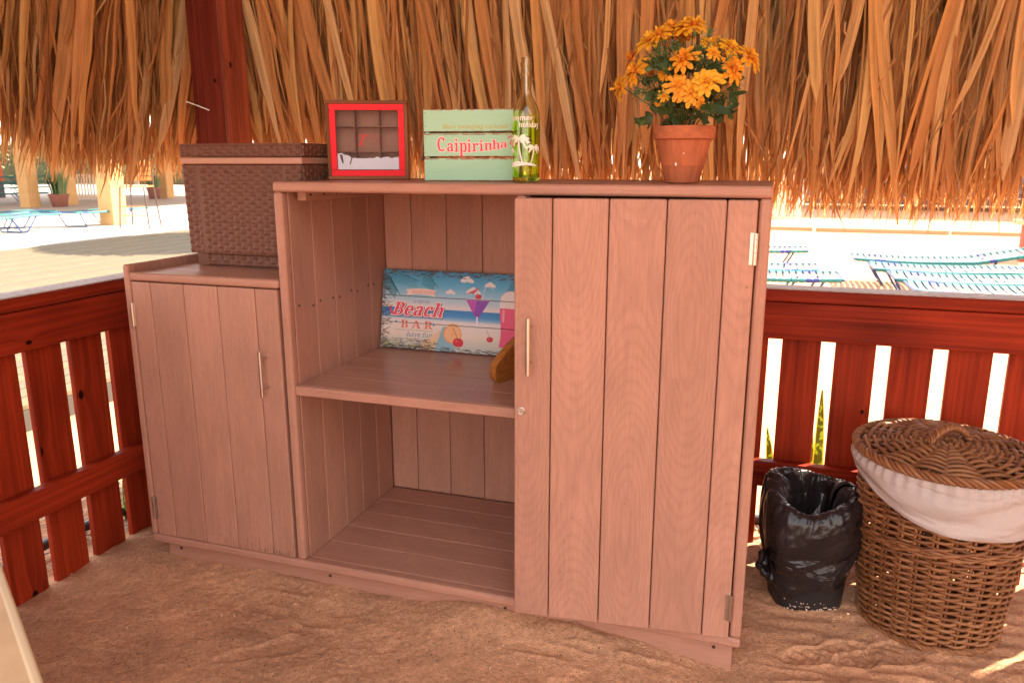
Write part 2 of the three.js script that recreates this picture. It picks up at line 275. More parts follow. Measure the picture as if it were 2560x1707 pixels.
{
  const r = rngOf(321), q = (a, b) => a + (b - a) * r();
  // wall = 0: behind the cabinet, running along x ; 1: beside the left fence, running along z
  const bottomAt = (wall, s) => {
    if (wall === 0) return mix(1.33, 1.20, sstep(-0.7, 1.3, s)) + 0.05 * (vnoise(s * 2.1, 4, 6) - 0.5);
    return 1.355 + 0.07 * sstep(-0.5, 0.4, s) + 0.09 * (vnoise(s * 3.1, 9, 6) - 0.5);
  };
  const place = (wall, s, y, out) => wall === 0 ? V(s, y, -1.08 + (y - 1.2) * 0.17 - out) : V(-1.10 + (y - 1.4) * 0.17 - out, y, s);
  const inward = [V(0, -0.15, 1).normalize(), V(1, -0.15, 0).normalize()];
  function strand(gb, wall, s, yt, yb, w, out, lean, bend, fold, col, segs = 6, tipSharp = 0.35) {
    const pts = [], n = inward[wall].clone(), tw0 = q(-0.9, 0.9), tw1 = tw0 + q(-0.8, 0.8), kink = q(0.25, 0.8), kk = q(-1, 1) * bend * 0.6, ph = q(0, 6.28);
    for (let k = 0; k <= segs; k++) {
      const t = k / segs, y = yt + (yb - yt) * t, L = yt - yb;
      const sx = s + lean * L * t + bend * t * t * L + (t > kink ? kk * (t - kink) * L : 0) + 0.006 * Math.sin(t * 7 + ph);
      pts.push(place(wall, sx, y, out - q(0, 0.008) - 0.02 * t * (1 - t)));
    }
    const ax = V(0, 1, 0);
    const nf = (t) => n.clone().applyAxisAngle(ax, mix(tw0, tw1, t));
    gb.ribbon(pts, (t) => w * (0.72 + 0.28 * Math.sin(Math.min(1, t * 1.6 + 0.2) * Math.PI * 0.62)) * (t > 1 - tipSharp ? mix(1, 0.12, (t - 1 + tipSharp) / tipSharp) : 1), nf, fold, col);
  }
  const tint = () => { const c = STRAW[Math.floor(r() * STRAW.length)], k = q(0.56, 1.1); return [c[0] * k, c[1] * k, c[2] * k]; };
  const range = [[-1.35, 3.3], [-1.35, 0.9]];
  // 300 broad strands that face the room, one mesh each
  for (let k = 0; k < 300; k++) {
    const wall = k % 300 < 232 ? 0 : 1, s0 = wall === 0 ? q(-1.0, 3.0) : q(-1.1, 0.35), s = (Math.round(s0 / 0.085) + q(-0.3, 0.3) + 0.35 * Math.sin(s0 * 31)) * 0.085, b = bottomAt(wall, s);
    const gb = new GB(), yt = q(2.08, 2.35), free = r() < 0.45, yb = free ? q(b + 0.06, b + 0.5) : b + q(-0.05, 0.1);
    const lean = (wall === 0 ? -0.05 * sstep(1.2, 2.2, s) : 0.05) + q(-0.16, 0.16);
    strand(gb, wall, s, yt, yb, q(0.014, 0.052), q(-0.085, 0.015), lean, q(-0.07, 0.07), q(0.15, 0.5), null, 8, free ? 0.12 : 0.4);
    part('palm_strand', gb.build(), strawMats[Math.floor(r() * strawMats.length)], thatchRoof);
  }
  // the mass behind and the fine fringe at the eave
  const mass = new GB();
  for (const wall of [0, 1]) {
    const [a, b] = range[wall], len = b - a;
    for (let k = 0; k < len * 380; k++) {
      const s = q(a, b), bt = bottomAt(wall, s), dep = Math.pow(r(), 0.8);
      strand(mass, wall, s, q(2.08, 2.38), bt + q(-0.02, 0.30) * q(0.3, 1), q(0.016, 0.052), 0.015 + dep * 0.12, (wall === 0 ? -0.05 * sstep(1.2, 2.2, s) : 0.04) + q(-0.13, 0.13), q(-0.05, 0.05), q(0.1, 0.5), tint(), 5);
    }
    for (let k = 0; k < len * 420; k++) {   // thin split tips
      const s = q(a, b), bt = bottomAt(wall, s), L = q(0.08, 0.34), yb = bt + q(-0.045, 0.06);
      strand(mass, wall, s, yb + L, yb, q(0.003, 0.011), q(-0.03, 0.12), q(-0.28, 0.28), q(-0.12, 0.12), 0.2, tint(), 3, 0.5);
    }
    for (let k = 0; k < len * 170; k++) {   // narrow split blades over the whole face
      const s = q(a, b), bt = bottomAt(wall, s), yb = bt + q(0.0, 0.55), hang = r() < 0.6;
      strand(mass, wall, s, hang ? q(2.08, 2.3) : yb + q(0.25, 0.6), yb, q(0.004, 0.013), q(-0.07, 0.03), q(-0.17, 0.17), q(-0.09, 0.09), 0.3, tint(), 5, 0.3);
    }
    for (let k = 0; k < len * 60; k++) {    // loose slivers sticking out of the face
      const s = q(a, b), y = q(1.4, 2.1), L = q(0.06, 0.28);
      strand(mass, wall, s, y, y - L, q(0.003, 0.010), -0.06, q(-0.5, 0.5), q(-0.3, 0.3), 0.2, tint(), 3, 0.4);
    }
  }
  // right-hand continuation outside the picture that shades the room
  for (let k = 0; k < 1300; k++) { const s = q(3.2, 5.6); strand(mass, 0, s, 2.3, 1.2 + q(-0.04, 0.1), q(0.03, 0.07), 0.02 + r() * 0.1, q(-0.1, 0.1), 0, 0.2, tint(), 3); }
  const mm = part('strand_mass', mass.build(), strawMass, thatchRoof); mm.userData.kind = 'stuff';
  // packed thatch of the roof slopes and unseen walls, outside the picture
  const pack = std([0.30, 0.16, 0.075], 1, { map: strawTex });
  const slab = (pts, th) => { const gb = new GB(); const A = pts.map((p) => gb.v(p[0], p[1], p[2], p[0], p[1])), B = pts.map((p) => gb.v(p[0], p[1] + th, p[2], p[0], p[1])); gb.quad(A[0], A[1], A[2], A[3]); gb.quad(B[3], B[2], B[1], B[0]); for (let i = 0; i < 4; i++) { const j = (i + 1) % 4; gb.quad(A[j], A[i], B[i], B[j]); } return gb.build(); };
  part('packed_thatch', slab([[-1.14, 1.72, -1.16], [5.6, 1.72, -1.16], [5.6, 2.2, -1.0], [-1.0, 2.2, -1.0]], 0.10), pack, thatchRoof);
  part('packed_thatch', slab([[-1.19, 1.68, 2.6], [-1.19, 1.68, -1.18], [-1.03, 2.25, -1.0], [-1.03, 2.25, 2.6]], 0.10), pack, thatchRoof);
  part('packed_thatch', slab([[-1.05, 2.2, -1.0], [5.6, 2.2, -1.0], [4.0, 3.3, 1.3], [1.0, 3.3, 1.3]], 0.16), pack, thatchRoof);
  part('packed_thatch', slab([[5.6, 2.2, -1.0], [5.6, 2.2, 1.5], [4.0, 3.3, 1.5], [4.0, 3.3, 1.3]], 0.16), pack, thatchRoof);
  part('packed_thatch', slab([[2.9, 0.95, 3.05], [4.7, 0.95, 3.05], [4.7, 3.3, 3.0], [2.9, 3.3, 3.0]], 0.10), pack, thatchRoof);  // unseen slab added at the front right so the room light comes more frontally
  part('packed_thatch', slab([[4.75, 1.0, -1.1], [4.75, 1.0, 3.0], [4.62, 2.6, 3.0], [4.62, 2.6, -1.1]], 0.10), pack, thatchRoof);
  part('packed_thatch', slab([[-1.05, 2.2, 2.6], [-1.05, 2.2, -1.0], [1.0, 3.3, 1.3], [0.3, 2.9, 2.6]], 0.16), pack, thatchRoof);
}

// ================================================================ fences and posts
function plank(parent, name, w, h, d, x, y, z, mat, r = 0.004) { return part(name, bx(w, h, d, r), mat, parent, [x, y, z]); }
const paleTopMat = plankMat(27, [0.46, 0.36, 0.33], 0.6, 0.3);  // paler tone for the thin sheet on top of the fence caps
const capMats = [redB];
{
  const f = group('picket_fence', 'red stained timber fence behind the bin and wicker hamper', 'fence', [1.4, 0, -0.78]);
  const x0 = -0.67, x1 = 3.6, cx = (x0 + x1) / 2 - 1.4, L = x1 - x0;
  plank(f, 'cap_rail', L, 0.042, 0.10, cx, 0.944, -0.03, capMats[0], 0.006);
  plank(f, 'pale_top', L - 0.01, 0.004, 0.096, cx, 0.9668, -0.03, paleTopMat, 0.001);
  plank(f, 'top_rail', L, 0.128, 0.036, cx, 0.857, -0.004, redB, 0.004);
  plank(f, 'bottom_rail', L, 0.095, 0.04, cx, 0.30, 0, redB, 0.005);
  for (let k = -12; k < 13; k++) { const c = 1.5285 + k * 0.1722; if (c < x0 + 0.07 || c > x1) continue; plank(f, 'slat', 0.126, 0.955, 0.022, c - 1.4, 0.4455, -0.0325, redA[(k + 20) % 2], 0.003); }
}
{
  const f = group('picket_fence', 'dark red timber fence beside the low cabinet', 'fence', [-0.78, 0, 0]);
  const z0 = -0.67, z1 = 2.2, cz = (z0 + z1) / 2, L = z1 - z0;
  plank(f, 'cap_rail', 0.10, 0.042, L, -0.03, 0.962, cz, capMats[0], 0.006);
  plank(f, 'pale_top', 0.096, 0.004, L - 0.01, -0.03, 0.9848, cz, paleTopMat, 0.001);
  plank(f, 'top_rail', 0.036, 0.128, L, -0.004, 0.875, cz, redB, 0.004);
  plank(f, 'bottom_rail', 0.04, 0.095, L, 0, 0.316, cz, redB, 0.005);
  for (let k = -4; k < 14; k++) { const c = -0.02 + k * 0.1655; if (c < z0 + 0.07 || c > z1 - 0.07) continue; plank(f, 'slat', 0.022, 0.975, 0.130, -0.0325, 0.4535, c, redA[(k + 20) % 2], 0.003); }
}
{
  const p = group('corner_post', 'square red timber post with a loose cable tie, behind the wicker cooler', 'post', [-0.764, 0, -0.77]);
  plank(p, 'post', 0.142, 2.34, 0.142, 0, 1.12, 0, redMat(12, [0.18, 0.031, 0.017], 2), 0.004);
  plank(p, 'facing_board', 0.020, 2.32, 0.140, 0.0815, 1.12, 0, redMat(13, [0.38, 0.10, 0.05], 1), 0.003);
  const t = gp(505, 245, 1.52), gb = new GB(); gb.tube([V(0.005, 1.585, 0.074), V(-0.03, 1.602, 0.098), V(-0.07, 1.618, 0.115)], (k) => 0.0028, 6);
  part('cable_tie', gb.build(), std([0.75, 0.68, 0.58], 0.5), p);
}
// unseen cupboard added outside the picture to dim the left fence and low door
{
  const c = group('added_shade_cupboard', 'unseen plank cupboard added beside the camera to shade the left fence', 'cupboard', [-0.37, 0, 2.1]);
  part('carcass', bx(0.64, 2.06, 0.62, 0.01), plinthMat, c, [0, 1.02, 0]);
  for (const sgn of [-1, 1]) { part('door', bx(0.31, 1.9, 0.02, 0.004), plinthMat, c, [0.331, 1.02, sgn * 0.152], [0, Math.PI / 2, 0]); part('handle', cyl(0.006, 0.006, 0.16, 12), steel, c, [0.36, 1.05, sgn * 0.03]); }
}
// irrigation hose outside both fences
{
  const hose = std([0.035, 0.034, 0.036], 0.45);
  const mk = (pts, label) => { const gb = new GB(); gb.tube(new THREE.CatmullRomCurve3(pts).getPoints(60), 0.019, 10); thing('irrigation_hose', label, 'hose', gb.build(), hose); };
  mk([V(-1.0, 0.035, 1.6), V(-0.93, 0.04, 0.6), V(-0.98, 0.055, 0.1), V(-0.92, 0.045, -0.4), V(-1.0, 0.04, -0.9)], 'black irrigation hose lying outside the dark left fence');
  mk([V(0.4, 0.03, -1.02), V(1.3, 0.03, -0.96), V(2.0, 0.035, -1.0), V(3.2, 0.03, -0.94)], 'black irrigation hose lying behind the hamper fence');
}
// leaf litter outside the left fence
{
  const gb = new GB(), r = rngOf(55);
  for (let k = 0; k < 900; k++) {
    const side = r() < 0.75, x = side ? -0.86 - r() * 0.5 : 0.9 + r() * 1.9, z = side ? -0.9 + r() * 1.7 : -0.88 - r() * 0.25, a = r() * 6.28, L = 0.02 + r() * 0.06, y = sandH(x, z) + 0.006 + r() * 0.012, c = [[0.30, 0.19, 0.13], [0.16, 0.09, 0.07], [0.45, 0.33, 0.24], [0.22, 0.15, 0.13]][Math.floor(r() * 4)];
    gb.ribbon([V(x, y, z), V(x + Math.cos(a) * L / 2, y + 0.008 * r(), z + Math.sin(a) * L / 2), V(x + Math.cos(a) * L, y, z + Math.sin(a) * L)], (t) => 0.014 * Math.sin(Math.PI * clamp(t, 0.08, 0.92)), V(0, 1, 0), 0.3, c);
  }
  const m = struct('leaf_litter', gb.build(), std([1, 1, 1], 0.9, { vertexColors: true })); m.userData = { kind: 'stuff', label: 'dry brown leaf litter on the sand outside the fences', category: 'leaf litter' };
}
// shell bits, twigs and straw ends lying on the sand
{
  const gb = new GB(), r = rngOf(66), tones = [[0.85, 0.72, 0.6], [0.9, 0.8, 0.7], [0.09, 0.055, 0.04], [0.16, 0.09, 0.06], [0.6, 0.38, 0.2]];
  for (let k = 0; k < 520; k++) {
    const x = -0.85 + r() * 3.4, z = -0.7 + r() * 1.35, c = tones[Math.floor(r() * 5)], y = sandH(x, z);
    if (k % 4) { const s = 0.0012 + 0.0028 * r() * r(), a = r() * 3; const P = [[s, 0, 0], [-s * 0.9, 0, s * 0.3], [0, 0, -s], [s * 0.2, s * 0.9, 0], [-0.3 * s, 0, s]].map((p) => gb.v(x + p[0] * Math.cos(a) - p[2] * Math.sin(a), y + p[1], z + p[0] * Math.sin(a) + p[2] * Math.cos(a), 0, 0, c)); gb.tri(P[0], P[3], P[2]); gb.tri(P[2], P[3], P[1]); gb.tri(P[1], P[3], P[4]); gb.tri(P[4], P[3], P[0]); }
    else { const a = r() * 6.28, L = 0.008 + 0.03 * r() * r(); gb.ribbon([V(x, y + 0.002, z), V(x + Math.cos(a) * L / 2, y + 0.004, z + Math.sin(a) * L / 2), V(x + Math.cos(a) * L, y + 0.002, z + Math.sin(a) * L)], (t) => 0.0022 * (1 - 0.5 * t), V(0, 1, 0), 0.4, c); }
  }
  const m = struct('sand_debris', gb.build(), std([1, 1, 1], 0.9, { vertexColors: true })); m.userData = { kind: 'stuff', label: 'small shell bits and twigs scattered over the sand floor', category: 'debris' };
}
// sansevieria leaves outside the fences
const sansTex = tex(64, 256, (i, j) => { const e = Math.abs(i / 64 - 0.5) * 2, b = fbm(i / 64 * 3, j / 256 * 26, 3, 4); const k = 0.55 + 0.7 * sstep(0.4, 0.6, b); return e > 0.78 ? [0.86, 0.78, 0.22] : [0.42 * k, 0.55 * k, 0.14 * k]; }, 1, 0.3);
const sansMat = phy([1, 1, 0.75], 0.5, { map: sansTex, transmission: 0.4, thickness: 0 });
function snakePlant(label, x, z, leaves) {
  const p = group('snake_plant', label, 'plant', [x, sandH(x, z), z], 'snake plants growing outside the fences');
  for (const [dx, dz, h, w, lx, lz] of leaves) { const gb = new GB(), pts = []; for (let k = 0; k <= 6; k++) { const t = k / 6; pts.push(V(dx + lx * t * t, -0.02 + h * t, dz + lz * t * t)); } gb.ribbon(pts, (t) => w * (t < 0.35 ? 0.6 + 1.14 * t : Math.sqrt(clamp(1 - (t - 0.35) / 0.66))), V(-0.1, 0.1, 1).normalize(), 0.3, null); part('leaf', gb.build(), sansMat, p); }
}
snakePlant('tall yellow edged snake plant leaf behind the gap above the bin', 1.628, -0.93, [[0, 0, 0.60, 0.046, -0.01, 0], [0.02, 0.02, 0.45, 0.034, 0.02, 0.01], [-0.02, -0.01, 0.44, 0.03, -0.01, 0]]);
snakePlant('short snake plant with bent leaf tip beside the cabinet edge', 1.475, -0.96, [[0, 0, 0.42, 0.042, -0.035, 0], [0.05, 0.02, 0.30, 0.03, 0.03, 0]]);
snakePlant('low snake plant between dark fence slats by the low cabinet', -0.92, -0.17, [[0, 0, 0.42, 0.035, 0.0, 0.03], [0.01, 0.04, 0.36, 0.03, 0.01, 0.02], [0, -0.04, 0.30, 0.03, 0, -0.02]]);

// ================================================================ cabinet
const W = 1.4, H = 1.328, YB = 0.084, LW = 0.592, D = 0.635, HL = 1.037;
const cab = group('storage_cabinet', 'pink brown plank cabinet with open shelf, tall door and lower side cupboard', 'cabinet');
const cm = (k, set = cabMats) => set[k % set.length];
{
  const T = 0.03;
  // frame of bull-nosed bars
  const bar = (w, h, x, y, d = 0.032, z = -0.016) => part('frame_bar', bx(w, h, d, 0.010, 3), frameMat, cab, [x, y, z]);
  bar(W, T, W / 2, H - T / 2, 0.036, -0.016);
  bar(T, H - YB - 2 * T, T / 2, (H + YB) / 2);
  bar(T, H - YB - 2 * T, W - T / 2, (H + YB) / 2);
  bar(T, H - YB - 2 * T, 0.767, (H + YB) / 2, 0.03, -0.018);
  bar(W + LW, T, (W - LW) / 2, YB + T / 2, 0.036, -0.016);
  part('frame_bar', bx(0.024, HL + 0.024 - YB - T, 0.032, 0.008, 3), frameMat, cab, [-LW + 0.012, (HL + 0.024 + YB + T) / 2, -0.016]);
  bar(LW - 0.026, 0.028, -LW / 2 + 0.012, HL - 0.014, 0.036, -0.015);
  // plinth
  part('plinth_board', bx(1.936, 0.16, 0.02, 0.003), plinthMat, cab, [0.412, 0.003, -0.045]);
  part('plinth_board', bx(0.02, 0.16, 0.56, 0.003), plinthMat, cab, [1.37, 0.003, -0.34]);
  part('plinth_board', bx(0.02, 0.16, 0.56, 0.003), plinthMat, cab, [-0.546, 0.003, -0.34]);
  for (const x of [-0.5, 0.10, 0.71, 1.33]) part('screw', cyl(0.005, 0.005, 0.004, 10), darkScrew, cab, [x, 0.055, -0.034], [Math.PI / 2, 0, 0]);
  // boards across the top
  for (let k = 0; k < 5; k++) part('top_plank', bx(W - 0.004, 0.024, 0.1235, 0.003), cm(k), cab, [W / 2, H - 0.0135, -0.036 - 0.0625 - k * 0.1255]);
  for (let k = 0; k < 5; k++) part('top_plank', bx(LW - 0.03, 0.022, 0.1185, 0.003), cm(k + 1), cab, [-LW / 2 + 0.012, HL - 0.0125, -0.036 - 0.06 - k * 0.1205]);
  // floor, shelf
  for (let k = 0; k < 5; k++) part('floor_plank', bx(W - 2 * T, 0.022, 0.1185, 0.004), cm(k, shelfMats), cab, [W / 2, YB + T - 0.0125 + 0.001, -0.034 - 0.06 - k * 0.1203]);
  for (let k = 0; k < 5; k++) part('shelf_plank', bx(0.722, 0.026, 0.1235, 0.004), cm(k + 1, shelfMats), cab, [T + 0.361, 0.692, -0.024 - 0.0625 - k * 0.1225]);
  part('shelf_edging', bx(0.722, 0.030, 0.014, 0.004, 2), frameMat, cab, [T + 0.361, 0.6905, -0.014]);
  part('floor_plank', bx(LW - 0.03, 0.02, 0.56, 0.003), cm(0, shelfMats), cab, [-LW / 2 + 0.01, YB + 0.018, -0.33]);
  // left inner wall, right wall, far left wall: upright planks
  for (let k = 0; k < 5; k++) {
    const z = -0.034 - 0.06 - k * 0.1203;
    part('side_plank', bx(0.024, H - YB - 0.030, 0.1199, 0.004), cm(k, cabInner), cab, [0.0175, (H + YB) / 2 - 0.010, z]);
    part('side_plank', bx(0.024, H - YB - 0.054, 0.1190, 0.004), cm(k, cabInner), cab, [W - 0.014, (H + YB) / 2 + 0.002, z]);
    part('side_plank', bx(0.018, HL + 0.022 - YB - 0.01, 0.1190, 0.004), cm(k), cab, [-LW + 0.0105, (HL + 0.022 + YB) / 2 + 0.006, z]);
  }
  part('cleat', bx(0.030, 0.030, 0.58, 0.003), frameMat, cab, [0.062, H - 0.042, -0.345]);
  part('divider_panel', bx(0.018, H - YB - 0.06, 0.60, 0.003), cm(1, cabInner), cab, [0.775, (H + YB) / 2, -0.335]);
  for (let k = 0; k < 4; k++) part('screw', cyl(0.004, 0.004, 0.003, 8), darkScrew, cab, [0.0785, H - 0.04, -0.08 - k * 0.075], [0, 0, Math.PI / 2]);
  for (let k = 0; k < 5; k++) for (const s of [-0.04, 0.038]) part('screw', cyl(0.0038, 0.0038, 0.003, 8), darkScrew, cab, [0.0305, 0.945 + 0.006 * Math.sin(k * 5 + s * 40), -0.094 - k * 0.1203 + s], [0, 0, Math.PI / 2]);
  // back wall
  let x = T + 0.001, k = 0; for (const w of [0.109, 0.14, 0.14, 0.14, 0.14, 0.14, 0.14, 0.14, 0.14, 0.1]) { part('back_plank', bx(w - 0.0015, H - YB - 0.058, 0.02, 0.004), cm(k++, backMats), cab, [x + w / 2, (H + YB) / 2 + 0.001, -D - 0.0105]); x += w; }
  x = -LW + 0.021; for (const w of [0.14, 0.14, 0.14, 0.14]) { part('back_plank', bx(w - 0.0015, HL - YB - 0.03, 0.02, 0.004), cm(k++), cab, [x + w / 2, (HL + YB) / 2, -D - 0.0105]); x += w; }
  part('back_sheet', bx(W - 0.004, H - 0.03, 0.006, 0.001), cm(0, cabInner), cab, [W / 2, H / 2 + 0.005, -D - 0.0245]);
  part('back_sheet', bx(LW - 0.01, HL - YB - 0.02, 0.006, 0.001), cm(0, cabInner), cab, [-LW / 2, (HL + YB) / 2, -D - 0.0245]);
  // handle, hinge
  const handle = (p, hx, y0, y1) => {
    const h = sub('handle', p, [hx, (y0 + y1) / 2, 0.0]), L = y1 - y0;
    part('grip_bar', cyl(0.0058, 0.0058, L, 18), steel, h, [0, 0, 0.034]);
    for (const s of [-1, 1]) part('standoff', cyl(0.0042, 0.0042, 0.034, 12), steel, h, [0, s * L * 0.32, 0.017], [Math.PI / 2, 0, 0]);
  };
  const hinge = (p, hx, y, lx) => {
    const h = sub('hinge', p, [hx, y, 0]);
    for (let i = 0; i < 5; i++) part('knuckle', cyl(0.0052, 0.0052, 0.0148, 12), steel, h, [0, (i - 2) * 0.0155, 0.005]);
    part('leaf', bx(0.012, 0.078, 0.002, 0.0005), steel, h, [lx, 0, 0.0012]);
  };
  // tall door, left ajar
  const th = 0.026, door = sub('door', cab, [1.3685, 0, -0.004], [0, 0.108, 0]);
  let dx = -0.601; k = 0; const dy0 = YB + T + 0.0015, dy1 = H - T - 0.0035;
  for (const w of [0.100, 0.1425, 0.1425, 0.1425, 0.0725]) { part('door_plank', meterUV(rbox(w - 0.0022, dy1 - dy0, th, 0.0045, 2), 1, 0.072 + (k === 0 ? 0.02 : k === 4 ? -0.02 : 0), k * 0.4 + 0.1), cm(k++), door, [dx + w / 2, (dy0 + dy1) / 2, 0]); dx += w; }
  part('backing_board', bx(0.58, dy1 - dy0 - 0.04, 0.010, 0.002), cm(0, cabInner), door, [-0.30, (dy0 + dy1) / 2, -0.0175]);
  const face = sub('door_fittings', door, [0, 0, th / 2]); 
  handle(face, -0.557, 0.838, 0.99);
  { const chips = canvasTex(512, 1024, (x, cw, ch) => { x.fillStyle = '#000'; x.fillRect(0, 0, cw, ch); x.fillStyle = '#fff'; const r = rngOf(15); for (let i = 0; i < 70; i++) { x.globalAlpha = 0.2 + 0.6 * r(); x.fillRect(r() * cw, ch * Math.sqrt(r()), 1 + 2 * r(), 2 + 12 * r() * r()); } for (let i = 0; i < 14; i++) { x.globalAlpha = 0.12; x.fillRect(r() * cw, r() * ch, 2 + 30 * r(), 1.5); } }); part('scuff_marks', new THREE.PlaneGeometry(0.58, 1.16), std([0.16, 0.07, 0.05], 0.9, { alphaMap: chips, transparent: true }), face, [-0.30, 0.70, 0.0006]); }
  part('lock_ring', new THREE.TorusGeometry(0.0092, 0.0022, 8, 24), steel, face, [-0.580, 0.7275, 0.001]);
  part('lock_barrel', cyl(0.0070, 0.0075, 0.006, 20), steel, face, [-0.580, 0.7275, 0.002], [Math.PI / 2, 0, 0]);
  part('keyhole', bx(0.0075, 0.0018, 0.001, 0.0003), std([0.01, 0.01, 0.01], 0.6), face, [-0.580, 0.7275, 0.0052]);
  for (const y of [1.178, 0.212]) hinge(face, -0.003, y, -0.007);
  // low door
  const low = sub('door', cab, [-LW + 0.026, 0, -0.012]);
  dx = 0.002; k = 1; const ly1 = HL - 0.031;
  for (const w of [0.077, 0.129, 0.130, 0.138, 0.082]) { part('door_plank', bx(w - 0.0018, ly1 - dy0, 0.022, 0.004, 2), cm(k++, backMats), low, [dx + w / 2, (dy0 + ly1) / 2, 0]); dx += w; }
  const streaks = canvasTex(512, 256, (x, cw, ch) => { x.fillStyle = '#000'; x.fillRect(0, 0, cw, ch); x.fillStyle = '#fff'; const r = rngOf(5); for (let i = 0; i < 150; i++) { const u = Math.pow(r(), 0.6), L = 10 + 120 * r() * r(); x.globalAlpha = 0.25 + 0.6 * r(); x.fillRect(u * cw, ch - L * (0.5 + r()) - 4, 1 + 2.5 * r(), L); } });
  part('dirt_streaks', new THREE.PlaneGeometry(0.30, 0.13), std([0.13, 0.06, 0.04], 0.9, { alphaMap: streaks, transparent: true }), low, [0.405, dy0 + 0.069, 0.0116]);
  const lface = sub('door_fittings', low, [0, 0, 0.011]);
  handle(lface, 0.503, 0.672, 0.818);
  for (const y of [0.897, 0.218]) hinge(lface, 0.001, y, 0.006);
}

// ================================================================ things on the cabinet
// --- wicker-look cooler
{
  const c = group('cooler_box', 'brown woven look cooler box with tan band on the low cupboard', 'cooler', [-0.262, HL, -0.405]);
  const wm = phy([0.15, 0.058, 0.035], 0.42, { specularIntensity: 0.5 });
  const weave = (u, v) => {   // relief of flat strands, metres
    const cu = u / 0.0235, cv = v / 0.0125, iu = Math.floor(cu), iv = Math.floor(cv), fu = cu - iu - 0.5, fv = cv - iv - 0.5, up = (iu + iv) & 1;
    const hor = Math.sqrt(Math.max(0, 1 - (fv * 2.05) ** 2)) * (up ? 0.0060 * Math.cos(fu * 2.6) : 0.0004);
    const ver = Math.sqrt(Math.max(0, 1 - (fu * 2.3) ** 2)) * (up ? 0.0003 : 0.0030);
    return Math.max(hor, ver);
  };
  const panel = (name, w0, w1, y0, y1, pos, ry, nx, ny) => {   // trapezoid: bottom width w0, top width w1
    const gb = new GB(); gb.grid(nx, ny, (u, v) => { const y = y0 + (y1 - y0) * v, wd = w0 + (w1 - w0) * v, x = (u - 0.5) * wd, e = Math.min(u, 1 - u, v, 1 - v) < 0.001 ? 0 : 1; const rib = Math.abs(Math.abs(u - 0.5) - 0.36) < 0.018 ? 0.0 : 1; return [x, y, e * weave(x + 5, y + 5) * rib + (rib ? 0 : 0.002) * e]; });
    const m = part(name, gb.build(), wm, c, pos, [0, ry, 0]); m.userData.kind = 'stuff'; return m;
  };
  // shell
  const wt = 0.468, dt = 0.40, wb = 0.448, db = 0.38, bodyY0 = 0.042, bodyY1 = 0.340;
  const shell = (y0, y1, w0, w1, d0, d1) => { const g = rbox(1, 1, 1, 0.02, 2), p = g.attributes.position; for (let i = 0; i < p.count; i++) { const t = p.getY(i) + 0.5; p.setXYZ(i, p.getX(i) * (w0 + (w1 - w0) * t), y0 + (y1 - y0) * t, p.getZ(i) * (d0 + (d1 - d0) * t)); } g.computeVertexNormals(); return g; };
  part('body', shell(bodyY0, bodyY1, wb, wt, db, dt), wm, c);
  part('base', shell(0, bodyY0, wb - 0.03, wb - 0.025, db - 0.03, db - 0.025), wm, c);
  for (const s of [-1, 1]) part('foot', shell(0, 0.044, 0.046, 0.046, 0.02, 0.02), wm, c, [s * (wb / 2 - 0.034), 0, db / 2 - 0.018]);
  part('band', bx(wt + 0.004, 0.021, dt + 0.004, 0.004, 2), std([0.48, 0.235, 0.155], 0.45), c, [0, 0.351, 0]);
  part('lid', shell(0.363, 0.406, wt + 0.006, wt + 0.004, dt + 0.006, dt + 0.004), wm, c);
  panel('woven_front', wb - 0.004, wt - 0.004, bodyY0 + 0.002, bodyY1 - 0.002, [0, 0, 0], 0, 220, 150).position.set(0, 0, dt / 2 + 0.0002);
  panel('woven_side', db - 0.01, dt - 0.004, bodyY0 + 0.002, bodyY1 - 0.002, [wt / 2 + 0.0002, 0, 0], Math.PI / 2, 190, 150);
  panel('woven_lid', wt - 0.004, wt - 0.004, 0.366, 0.400, [0, 0, dt / 2 + 0.0032], 0, 220, 18);
  panel('woven_lid', dt - 0.004, dt - 0.004, 0.366, 0.400, [wt / 2 + 0.0032, 0, 0], Math.PI / 2, 190, 18);
  panel('woven_base', wb - 0.10, wb - 0.10, 0.003, 0.040, [0, 0, (db - 0.025) / 2 + 0.0005], 0, 180, 18);
  part('grip_recess', bx(0.004, 0.034, 0.15, 0.001), std([0.02, 0.012, 0.01], 0.6), c, [wt / 2 + 0.003, 0.298, -0.02]);
  for (const s of [-1, 1]) part('grip_rim', bx(0.006, 0.003, 0.156, 0.001), wm, c, [wt / 2 + 0.004, 0.298 + s * 0.0185, -0.02]);
  const latch = new GB(); latch.tube([V(wt / 2 + 0.006, 0.398, 0.02), V(wt / 2 + 0.012, 0.392, 0.0), V(wt / 2 + 0.006, 0.388, -0.02)], 0.002, 5); part('latch', latch.build(), std([0.03, 0.02, 0.02], 0.5), c);
}
